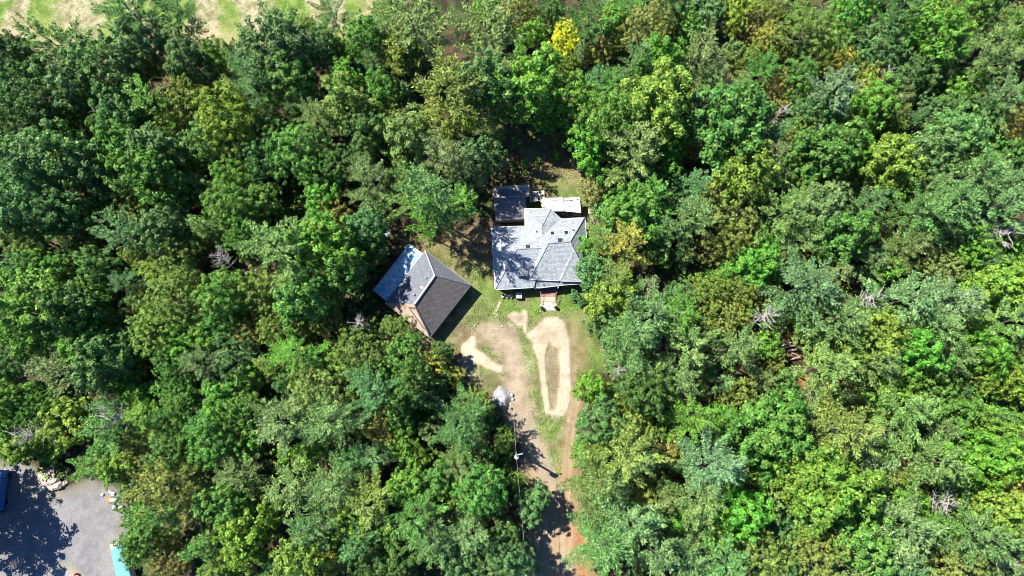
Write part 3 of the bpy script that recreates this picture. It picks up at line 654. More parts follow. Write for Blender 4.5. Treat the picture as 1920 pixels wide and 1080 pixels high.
# lean-to with corrugated sheets along the barn's upper left side
lt_ = empty('corrugated_lean_to', (W(748, 512, 0).x, W(748, 512, 0).y, 0)); tag(lt_, 'pale corrugated lean-to roof along the upper left side of the barn', 'lean-to')
L1, L2, L3, L4 = W(699.5, 543.5, 2.05), W(767.5, 457.5, 2.05), W(794.5, 476.5, 2.42), W(723.5, 563.5, 2.42)
k = MB(); n_ = 120; cols = []
for i in range(n_+1):
    t = i/n_; off = .045 if i % 2 else -.0; a = L1.lerp(L2, t)+Vector((0, 0, off)); b = L4.lerp(L3, t)+Vector((0, 0, off)); k.v += [tuple(a), tuple(b)]
for i in range(n_): k.f.append((2*i, 2*i+1, 2*i+3, 2*i+2))
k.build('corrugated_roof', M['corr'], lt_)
k = MB(); beam(k, L1-Vector((0, 0, .08)), L2-Vector((0, 0, .08)), .06); beam(k, L2-Vector((0, 0, .08)), L3-Vector((0, 0, .08)), .06); beam(k, L1-Vector((0, 0, .08)), L4-Vector((0, 0, .08)), .06); k.build('frame', M['lumber'], lt_)
for t in (.02, .35, .68, .98):
    p = L1.lerp(L2, t); MB().box((p.x+.1, p.y-.08, 1.0), (.12, .12, 1.95)).build('post', M['lumber'], lt_)
# trolley and bits beside the barn's lower end
c = W(777, 617.5, .4); tr = empty('garden_cart', (c.x, c.y, 0)); tag(tr, 'small red and black cart beside the lower end of the barn', 'cart')
MB().box((c.x, c.y, .45), (1.1, .5, .12), .05).build('tray', M['red'], tr); MB().box((c.x, c.y, .53), (.95, .36, .06), .05).build('liner', M['black'], tr)
for i in (-1, 1): MB().tube([(c.x+i*.35, c.y-.3, .2), (c.x+i*.35, c.y+.3, .2)], .2, 10).build('wheel', M['black'], tr)
MB().tube([(c.x-.5, c.y, .5), (c.x-.95, c.y+.15, .9), (c.x-.95, c.y+.6, .95)], .035, 5).build('handle', M['trim'], tr)

# ------------------------------------------------------------------ utility pole, wires
T = W(968, 853.5, 10.6); up = empty('utility_pole', (T.x, T.y, 0)); tag(up, 'tall wooden utility pole with a round transformer, left of the driveway', 'utility pole')
MB().tube([(T.x, T.y, -.3), (T.x, T.y, 10.7)], [.19, .14], 10).build('pole', M['pole'], up)
tf = W(968.8, 857, 9.9); MB().lathe((tf.x, tf.y, 8.9), [(.30, 0), (.34, .08), (.34, .95), (.36, .98), (.30, 1.06), (.08, 1.10)], 16).build('transformer', M['paleblue'], up)
MB().box((T.x+.45, T.y+.12, 10.2), (1.1, .1, .12), .15).build('crossarm', M['trim'], up)
for dx_ in (.0, .75):
    MB().lathe((T.x+dx_, T.y+.14, 10.24), [(.05, 0), (.09, .06), (.05, .12), (.09, .18), (.05, .26), (.02, .3)], 8).build('insulator', M['trim'], up)
def wire(a, b, sag, lab, r=.03):
    P = [a.lerp(b, t/14)-Vector((0, 0, sag*4*(t/14)*(1-t/14))) for t in range(15)]; k = MB(); k.tube([tuple(p) for p in P], r*.6, 5)
    me = k.mesh('power_line'); tag(link('power_line', me, M['wire']), lab, 'power line', 'overhead power lines')
top = Vector((T.x, T.y+.1, 10.55)); wire(top, W(958, 700, 8.2), .5, 'overhead line running up from the utility pole over the trees')
wire(Vector((T.x, T.y, 10.3)), W(1000, 1210, 9.5), .7, 'overhead line running down from the utility pole to the bottom edge', .045)
T2 = W(1080.5, 283, 7.6); p2 = empty('service_pole', (T2.x, T2.y, 0)); tag(p2, 'slim grey service pole at the wood edge above the back lawn', 'pole')
MB().tube([(T2.x, T2.y, -.3), (T2.x, T2.y, 7.7)], [.12, .09], 8).build('pole', M['pole'], p2); MB().lathe((T2.x, T2.y, 7.5), [(.12, 0), (.15, .15), (.08, .35)], 8).build('cap', M['trim'], p2)
wire(Vector((T2.x, T2.y, 7.5)), W(1087, 370, 2.9), .25, 'thin service line from the slim pole down to the white canopy', .04)

# ------------------------------------------------------------------ small things in the clearing
def ringthing():
    c = W(1107, 377.5, .2); e = empty('fire_pit', (c.x, c.y, 0)); tag(e, 'round pale fire pit on the lawn right of the white canopy', 'fire pit')
    k = MB(); n = 14
    for i in range(n):
        t = 2*math.pi*i/n; k.box((c.x+.42*math.cos(t), c.y+.42*math.sin(t), .14), (.2, .16, .28), t+math.pi/2)
    k.build('ring', M['greyrock'], e); MB().lathe((c.x, c.y, .0), [(.34, 0), (.34, .05), (.1, .06)], 14).build('ash', M['black'], e)
ringthing()
c = W(1108, 396, .3); e = MB().prism([(c.x-.5, c.y-.45), (c.x+.45, c.y-.5), (c.x+.5, c.y+.4), (c.x-.4, c.y+.5)], 0, .22).build('paving_slab', M['osb']); tag(e, 'pinkish slab on the ground right of the back deck', 'slab')
c = W(1133, 411.5, .7); b_ = empty('storage_box', (c.x, c.y, 0)); tag(b_, 'white storage box at the tree edge right of the house', 'box')
MB().box((c.x, c.y, .4), (.8, 1.5, .8)).build('box', M['trim'], b_); MB().box((c.x, c.y, .84), (.86, 1.56, .07)).build('lid', M['whitepanel'], b_)
sw = W(1112, 411, 0); s_ = empty('swing_frame', (sw.x, sw.y, 0)); tag(s_, 'fallen apart frame of pale poles on the ground right of the house', 'frame')
for i, (a, b, za, zb) in enumerate((((1105, 412), (1122, 408), 1.6, .2), ((1122, 408), (1128, 424), .2, .1), ((1104, 398), (1118, 425), 1.5, .1), ((1102, 427), (1113, 412), .1, 1.5), ((1118, 410), (1124, 425), .25, .1), ((1109, 400), (1107, 432), 1.2, .1))):
    k = MB(); beam(k, W(a[0], a[1], za), W(b[0], b[1], zb), .06, 5); k.build('pole', M['lumber'], s_)
c = W(883, 392, .3)
def tarp(px, py, w_, d_, h_, mat, lab, seed, rz=0, nm='tarp'):
    c = W(px, py, .1); n = 13; r__ = random.Random(seed); k = MB(); hh_ = [[0]*n for _ in range(n)]
    for i in range(n):
        for j in range(n):
            u, v = i/(n-1)*2-1, j/(n-1)*2-1; q = max(abs(u), abs(v)); z = max(0, (1-q**3))*h_*(.75+.22*r__.random()+.22*math.sin(u*5+v*3))+.04
            x = u*w_/2*(1+r__.uniform(-.09, .09)); y = v*d_/2*(1+r__.uniform(-.09, .09)); cs, sn = math.cos(rz), math.sin(rz)
            k.v.append((c.x+x*cs-y*sn, c.y+x*sn+y*cs, z))
    for i in range(n-1):
        for j in range(n-1): k.f.append((i*n+j, (i+1)*n+j, (i+1)*n+j+1, i*n+j+1))
    o = k.build(nm, M[mat]); o.data.polygons.foreach_set('use_smooth', [True]*len(o.data.polygons)); tag(o, lab, 'tarp'); return o
tarp(885, 392, 1.4, .9, .5, 'blue', 'bright blue tarp bundle in the shade left of the dark shed', 4, .3)
tarp(724, 437, 1.3, .8, .45, 'paleblue', 'pale bluish tarp bundle under trees above the corrugated lean-to', 5, -.6)
tarp(941, 747, 3.1, 3.2, .95, 'bluegrey', 'large crumpled grey tarp over a heap left of the driveway', 6, -.5)
for i, (px, py, r_k) in enumerate(((934, 730, .35), (958, 741, .5), (961, 748, .35), (953, 737, .3), (928, 738, .3), (957, 757, .28), (946, 764, .25))):
    c = W(px, py, .1); tag(MB().rock((c.x, c.y, r_k*.3), r_k, 60+i).build('rock', M['greyrock']), ['grey rock at the top left corner of the grey tarp', 'largest grey rock on the right edge of the grey tarp', 'grey rock right of the grey tarp below the largest rock', 'grey rock above right of the grey tarp', 'grey rock at the left edge of the grey tarp', 'grey rock at the bottom right of the grey tarp', 'small grey rock below the grey tarp'][i], 'rock', 'rocks around the grey tarp')
for i, (px, py, r_k, lab) in enumerate(((890, 611, .25, 'small dark stone near the barn shadow corner'), (941, 612, .22, 'lone pale stone on the dirt below the front lawn'), (868, 700, .45, 'pale rock on the stony ledge left of the sand strip'), (877, 688, .35, 'smaller pale rock above the stony ledge'), (884, 697, .4, 'pale rock nearest the sand strip on the ledge'))):
    c = W(px, py, .1); tag(MB().rock((c.x, c.y, r_k*.25), r_k, 80+i).build('rock', M['greyrock'] if i != 2 else M['rock']), lab, 'rock', 'loose rocks in the clearing')
# fallen logs in the wood to the right
def log(a, b, r0_, r1_, lab, za=.4, zb=.4):
    A, B = W(a[0], a[1], za), W(b[0], b[1], zb); k = MB(); m_ = A.lerp(B, .5)+Vector((.1, .1, .1)); k.tube([tuple(A), tuple(m_), tuple(B)], [r0_, (r0_+r1_)/2, r1_], 8)
    tag(k.build('fallen_log', M['deadwood']), lab, 'log', 'fallen logs in the wood to the right')
log((1464, 650), (1496, 637), .16, .08, 'longest of the pale fallen logs, topmost of the pile', 1, 1.4); log((1466, 653), (1492, 648), .22, .14, 'pale orange tinted log in the middle of the fallen pile', .5, .6)
log((1476, 659), (1500, 655), .2, .12, 'thick white log at the foot of the fallen pile', .5, .5); log((1484, 662), (1497, 668), .13, .08, 'short log lying below the fallen pile'); log((1481, 675), (1500, 669), .14, .1, 'thin log below the pile, left of the lime pine', .6, .9)
log((1487, 698), (1512, 694), .22, .15, 'straight white log above the orange bare soil', 1.2, 1.2); log((1460, 628), (1470, 602), .08, .05, 'thin upright snag in the dark gap above the log pile', .3, 4)

# ------------------------------------------------------------------ gravel lot corner
for i, (px, py, rk) in enumerate(((80, 892, .9), (92, 889, 1.1), (100, 899, 1.2), (88, 903, 1.1), (106, 909, 1.0), (97, 914, .8), (79, 903, .7), (118, 908, .55), (124, 904, .4), (112, 912, .4), (86, 911, .45), (94, 882, .8), (78, 884, .6))):
    c = W(px, py, rk*.4); dd = math.hypot(px-100, py-899); a8 = ['right of', 'above right of', 'above', 'above left of', 'left of', 'below left of', 'below', 'below right of'][int((math.degrees(math.atan2(899-py, px-100)) % 360+22.5)//45) % 8]
    lab = 'largest pinkish boulder at the top edge of the gravel lot' if rk == 1.2 else '%s pinkish boulder %s %s the largest one by the lot' % ('big' if rk >= .9 else 'medium' if rk > .56 else 'small' if rk > .42 else 'very small', 'well' if dd > 17 else 'just', a8)
    tag(MB().rock((c.x, c.y, rk*.35), rk, 20+i, .62).build('boulder', M['rock']), lab, 'boulder', 'boulders at the edge of the gravel lot')
def bucket(px, py, lab, s=1.0):
    c = W(px, py, .5*s); e = empty('barrel', (c.x, c.y, 0)); tag(e, lab, 'barrel', 'white barrels round the gravel lot')
    MB().lathe((c.x, c.y, 0), [(.30*s, 0), (.34*s, .3*s), (.34*s, .6*s), (.30*s, .85*s)], 14).build('drum', M['trim'], e); MB().lathe((c.x, c.y, .85*s), [(.31*s, 0), (.31*s, .05*s), (.1*s, .06*s)], 14).build('lid', M['whitepanel'], e)
bucket(81.5, 915, 'white barrel beside the pinkish boulders'); bucket(215.5, 950.5, 'white barrel at the right edge of the gravel lot', .9)
for i, (px, py, rk, mt_, lab) in enumerate(((206, 938, .55, 'terracotta', 'orange rock at the right edge of the gravel lot'), (212.5, 937, .6, 'trim', 'largest white rock beside the orange rock'), (211.5, 926, .4, 'trim', 'white rock above the orange rock'), (206, 922, .35, 'rock', 'pink rock under the branches at the lot edge'), (192, 928, .3, 'trim', 'small white rock at the lot edge left of the orange rock'), (239, 975, .4, 'trim', 'white rock under the branches on the right side of the lot'))):
    c = W(px, py, rk*.4); tag(MB().rock((c.x, c.y, rk*.35), rk, 40+i).build('rock', M[mt_]), lab, 'rock', 'rocks at the right edge of the gravel lot')
c = W(226, 954, .3); cr_ = empty('wooden_crate', (c.x, c.y, 0)); tag(cr_, 'weathered wooden crate right of the white barrel on the lot', 'crate')
MB().box((c.x, c.y, .25), (.9, .8, .5), .3).build('crate_body', M['lumber'], cr_); MB().box((c.x, c.y, .53), (.8, .2, .05), .3).build('slat', M['deck'], cr_)
# long covered trailer lower right of the lot
c0 = W(205.5, 1022, 2.2); c1 = W(222, 1014, 2.2); c2 = W(247, 1090, 2.2); c3_ = W(222, 1098, 2.2)
tl = empty('covered_trailer', ((c0.x+c2.x)/2, (c0.y+c2.y)/2, 0)); tag(tl, 'white fronted trailer under a light blue tarp at the right edge of the lot', 'trailer')
base = [tuple(p[:2]) for p in (c0, c1, c2, c3_)]
MB().prism(base, .5, 2.1).build('body', M['trim'], tl)
m0, m1 = c0.lerp(c3_, .13), c1.lerp(c2, .13)
MB().prism([tuple(p[:2]) for p in (c0, c1, m1, m0)], 2.102, 2.2).build('front_panel', M['whitepanel'], tl)
k = MB(); n = 16
for i in range(n+1):
    a = m0.lerp(c3_, i/n); b = m1.lerp(c2, i/n)
    for j in range(9): q = a.lerp(b, -.03+1.06*j/8); k.v.append((q.x, q.y, 2.14+.22*math.sin(math.pi*j/8)+.05*random.random()))
for i in range(n):
    for j in range(8): k.f.append((i*9+j, i*9+j+1, (i+1)*9+j+1, (i+1)*9+j))
k.build('tarp_cover', M['ltblue'], tl)
ax = (c1-c0).normalized()
for t in (.35, .6, .85):
    p = c0.lerp(c3_, t); MB().tube([(p.x-.05, p.y, .38), (p.x+.2, p.y, .38)], .38, 14).build('wheel', M['black'], tl)
# blue box truck at the left edge
q0 = W(-5, 885, 2.8); q1 = W(-7, 964, 2.8); bt = empty('box_truck', ((q0.x+q1.x)/2-1.2, (q0.y+q1.y)/2, 0)); tag(bt, 'blue box truck in tree shade at the left edge', 'truck')
xm = (q0.x+q1.x)/2; L_ = q0.y-q1.y
MB().box((xm-1.2, (q0.y+q1.y)/2-.4, 1.75), (2.4, L_-1.4, 2.1)).build('cargo_box', M['truckblue'], bt); MB().box((xm-1.2, q0.y-.45, 1.45), (2.3, 1.3, 1.7), 0, .93).build('cab', M['truckblue'], bt)
MB().box((xm-1.2, q0.y+.24, 1.75), (1.9, .06, .6)).build('windscreen', M['glass'], bt); MB().box((xm-1.2, (q0.y+q1.y)/2, .6), (2.2, L_, .25)).build('chassis', M['black'], bt)
for yy in (q0.y-.6, q1.y+1.6):
    for xx in (xm-.15, xm-2.25): MB().tube([(xx-.12, yy, .45), (xx+.12, yy, .45)], .45, 14).build('wheel', M['black'], bt)
for s in (-1, 1): MB().box((xm-1.2+s*.8, q0.y+.22, .95), (.3, .06, .2)).build('headlight', M['trim'], bt)
c = W(141.5, 1077, .5); rd = empty('fire_hydrant', (c.x, c.y, 0)); tag(rd, 'red hydrant like post on the verge at the bottom edge of the lot', 'hydrant')
MB().lathe((c.x, c.y, 0), [(.2, 0), (.2, .08), (.14, .1), (.14, .6), (.18, .62), (.16, .75), (.05, .85)], 12).build('barrel', M['red'], rd)
for s in (-1, 1): MB().tube([(c.x, c.y, .45), (c.x+s*.26, c.y, .45)], .07, 8).build('nozzle', M['red'], rd)
# ------------------------------------------------------------------ trees
def unit(v): return v/np.maximum(np.linalg.norm(v, axis=-1, keepdims=True), 1e-9)
def quads_from(c, nrm, along, lw, ll):
    """n quads: centre c, normal nrm, long axis 'along' (made perpendicular), half width lw, half length ll; slightly pointed"""
    nrm = unit(nrm); a = unit(along-nrm*np.sum(along*nrm, -1, keepdims=True)); b = np.cross(nrm, a)
    lw = lw[:, None]; ll = ll[:, None]
    return np.stack([c-a*ll, c+b*lw-a*ll*.1, c+a*ll, c-b*lw-a*ll*.1], 1)
def clump_leaves(r_, centres, rad, per, size, out_dir, upb=.55):
    k = len(centres); n = k*per
    d = unit(r_.normal(size=(k, per, 3)) + out_dir[:, None, :]*.75 + np.array([0, 0, .35]))
    rr = (r_.random((k, per, 1))**.45)*rad[:, None, None]
    c = (centres[:, None, :] + d*rr*np.array([1, 1, .8])).reshape(-1, 3)
    nrm = (d*.8 + np.array([0, 0, upb]) + r_.normal(size=d.shape)*.32).reshape(-1, 3)
    al = r_.normal(size=(n, 3)) + d.reshape(-1, 3)*.6
    s = size*(.7+.6*r_.random(n))
    return quads_from(c, nrm, al, s*.42, s*.66)
def broad_crown(seed, r=4.0, h=12.0, nclump=95, crad=.85, per=72, size=.34, lob=.3, pointy=False):
    r_ = np.random.default_rng(seed); zc = h*.60; rz = h*.40
    # golden-spiral like covering of the dome, jittered
    i = np.arange(nclump)+.5; u = 1-1.55*i/nclump; ph = i*2.39996+r_.random()*6
    u = np.clip(u + r_.normal(size=nclump)*.06, -.7, 1); ph = ph+r_.normal(size=nclump)*.25
    s = np.sqrt(np.maximum(0, 1-u*u)); k1, k2 = r_.random()*6, r_.random()*6
    mod = 1+lob*(.55*np.sin(2*ph+k1)+.45*np.sin(3*ph+k2)+.3*np.sin(5*ph+k1*2))*s + r_.normal(size=nclump)*.14
    rad = np.where(r_.random(nclump) < .28, .66, .97)*mod
    d = np.stack([s*np.cos(ph), s*np.sin(ph), u], 1)
    c = d*rad[:, None]*np.array([r*.86, r*.86, rz]) + np.array([0, 0, zc])
    keep = r_.random(nclump) > .07; c = c[keep]; d = d[keep]
    cr = crad*(.65+.75*r_.random(len(c)))
    V = clump_leaves(r_, c, cr, per, size, d)
    # loose leaves filling the inside
    nf = 260; dd = unit(r_.normal(size=(nf, 3))); cc = dd*(r_.random((nf, 1))**.5)*.72*np.array([r, r, rz])+np.array([0, 0, zc])
    V = np.concatenate([V, quads_from(cc, r_.normal(size=(nf, 3))+np.array([0, 0, 1.]), r_.normal(size=(nf, 3)), np.full(nf, size*.7), np.full(nf, size))])
    return V, c
def trunk_mesh(seed, h, r, cl=None, limbs=9, thick=.2, zt=.85):
    mb = MB(); rr = random.Random(seed); top = Vector((rr.uniform(-.3, .3), rr.uniform(-.3, .3), h*zt))
    mid = Vector((rr.uniform(-.2, .2), rr.uniform(-.2, .2), h*.4))
    mb.tube([(0, 0, -.3), (0, 0, .4), tuple(mid), tuple(top)], [thick*1.5, thick, thick*.75, thick*.2], 7)
    if cl is not None:
        idx = rr.sample(range(len(cl)), min(limbs, len(cl)))
        for i in idx:
            e = Vector(cl[i]); b = mid.lerp(top, rr.uniform(-.2, .6)); m = b.lerp(e, .5)+Vector((0, 0, -.3))
            mb.tube([tuple(b), tuple(m), tuple(e)], [thick*.45, thick*.28, thick*.08], 5, False)
    return mb.mesh('trunk')
def pine_crown(seed, r=4.2, h=15.0, layers=13, nb=6, z0=.34, curve=1.5, size=.30, droop=.0, dens=1.0):
    r_ = np.random.default_rng(seed); Cc = []; Nn = []; Al = []; Sz = []
    for k in range(layers):
        t = k/(layers-1); z = h*(z0+(0.985-z0)*t)
        Lb = r*(1-t**curve)*.97+.35
        m = nb if t < .8 else nb-1
        if r_.random() < .3: m -= 1
        off = r_.random()*6.28
        for b in range(m):
            a = off+b*2*math.pi/m+r_.normal()*.22; L = Lb*r_.uniform(.52, 1.34)
            if L < .3: continue
            up = .16+.5*t+r_.normal()*.06-droop
            st = np.arange(.22*L+.2, L, .30/dens)
            for sx in st:
                f = sx/L
                p = np.array([math.cos(a)*sx, math.sin(a)*sx, z+up*sx*.6+.35*up*sx*f])
                dirb = np.array([math.cos(a), math.sin(a), up])
                side = np.array([-math.sin(a), math.cos(a), 0])
                tw = (1-f)*L*.30+.26; tw = min(tw, .95)
                for sg in (-1, 1):
                    td = unit(dirb*.75+side*sg*r_.uniform(.6, 1.0)+np.array([0, 0, r_.uniform(.05, .4)]))
                    for q in np.arange(.15, tw+.01, .30/dens):
                        Cc.append(p+td*q+r_.normal(size=3)*.06); Al.append(td+r_.normal(size=3)*.28+np.array([0, 0, .25])); Nn.append(np.array([0, 0, 1.])+r_.normal(size=3)*.28-td*.3+side*sg*.25); Sz.append(1.0)
                        if r_.random() < .35:
                            Cc.append(p+td*q+np.array([0, 0, .12])); Al.append(np.array([0, 0, .9])+dirb*.5+r_.normal(size=3)*.2); Nn.append(r_.normal(size=3)+np.array([0, 0, .3])); Sz.append(.85)
    n = len(Cc); s = size*np.array(Sz)*(.75+.5*r_.random(n))
    return quads_from(np.array(Cc), np.array(Nn), np.array(Al), s*.34, s*.95)
def dead_mesh(seed, r=3.0, h=9.0, n=26, lean=(0, 0), thick=.16, fork=3):
    rr = random.Random(seed); mb = MB(); top = Vector((lean[0]*h, lean[1]*h, h))
    trunk = [Vector((0, 0, -.3)), top*.5+Vector((rr.uniform(-.2, .2), 0, 0)), top]
    mb.tube([tuple(p) for p in trunk], [thick, thick*.7, thick*.2], 7)
    crown = MB()
    for i in range(n):
        t = rr.uniform(.40, .98); b = trunk[0].lerp(top, t); a = rr.uniform(0, 6.28); L = r*(1.15-.6*t)*rr.uniform(.6, 1.15)
        d = Vector((math.cos(a), math.sin(a), rr.uniform(.0, .7)))
        m = b+d*L*.5+Vector((rr.uniform(-.2, .2), rr.uniform(-.2, .2), 0)); e = b+d*L+Vector((rr.uniform(-.3, .3), rr.uniform(-.3, .3), .2))
        crown.tube([tuple(b), tuple(m), tuple(e)], [.085, .06, .025], 5, False)
        for q in range(fork):
            s0 = b.lerp(e, rr.uniform(.35, .9)); e2 = s0+Vector((d.x+rr.uniform(-.9, .9), d.y+rr.uniform(-.9, .9), rr.uniform(0, .8))).normalized()*L*rr.uniform(.25, .5)
            crown.tube([tuple(s0), tuple(e2)], [.045, .018], 4, False)
    return mb.mesh('trunk'), crown.mesh('branches')
LIB = {}
def add_lib(key, V, tm, r, h, mat):
    me = quads_mesh('crown', V); me.materials.append(M[mat]); tm.materials.append(M['bark']); LIB.setdefault(key, []).append((me, tm, r, h, V))
for s in range(6):
    V, cl = broad_crown(100+s, 4.1, 11.5+s*.4, nclump=[250, 200, 290, 170, 240, 210][s], crad=[.56, .66, .50, .74, .56, .62][s], per=[44, 50, 40, 60, 42, 50][s], size=[.25, .28, .23, .30, .24, .28][s], lob=[.25, .38, .2, .42, .3, .5][s])
    add_lib('B', V, trunk_mesh(100+s, 11.5, 4, cl, 12), 4.1, 11.5+s*.4, 'leaf')
for s in range(4):
    V, cl = broad_crown(140+s, 2.4, 7.6, nclump=[95, 75, 110, 85][s], crad=.47, per=40, size=.22, lob=.4); add_lib('Bs', V, trunk_mesh(140+s, 7.6, 2.4, cl, 7, .11), 2.4, 7.6, 'leaf')
for s in range(4):
    V, cl = broad_crown(160+s, 4.0, 10.5, nclump=[430, 360, 480, 400][s], crad=.38, per=30, size=.17, lob=[.3, .5, .25, .42][s]); add_lib('F', V, trunk_mesh(160+s, 10.5, 4, cl, 16), 4.0, 10.5, 'leaf')
for s in range(3):
    V, cl = broad_crown(180+s, 2.3, 7.0, nclump=150, crad=.34, per=28, size=.16, lob=.4); add_lib('Fs', V, trunk_mesh(180+s, 7.0, 2.3, cl, 7, .10), 2.3, 7.0, 'leaf')
for s in range(6):
    V = pine_crown(200+s, 4.3, 15.0, [8, 9, 8, 7, 9, 8][s], [7, 6, 7, 6, 7, 6][s], curve=[1.5, 1.9, 1.2, 2.4, 1.7, 1.0][s], size=[.24, .22, .25, .26, .22, .24][s], dens=1.35); add_lib('P', V, trunk_mesh(200+s, 15, 4.3, None, 0, .15, .9), 4.3, 15.0, 'needle')
for s in range(4):
    V = pine_crown(230+s, 2.5, 9.5, 8, 6, z0=.2, curve=[1.3, 1.0, 1.6, 1.2][s], size=.20, dens=1.25); add_lib('Ps', V, trunk_mesh(230+s, 9.5, 2.5, None, 0, .12, .97), 2.5, 9.5, 'needle')
for s in range(3):
    V = pine_crown(250+s, 1.9, 11.0, 20, 8, z0=.08, curve=.95, size=.18, droop=.22, dens=1.2); add_lib('S', V, trunk_mesh(250+s, 11, 1.9, None, 0, .13, .98), 1.9, 11.0, 'needle')
DEAD = {}
for s in range(4):
    a, b = dead_mesh(300+s, 3.0, 9.0+s, 26+s*3, lean=((.12, -.05), (-.15, .1), (.05, .12), (-.1, -.1))[s]); DEAD[s] = (a, b)
for s in DEAD:
    DEAD[s][0].materials.append(M['deadwood']); DEAD[s][1].materials.append(M['deadwood'])

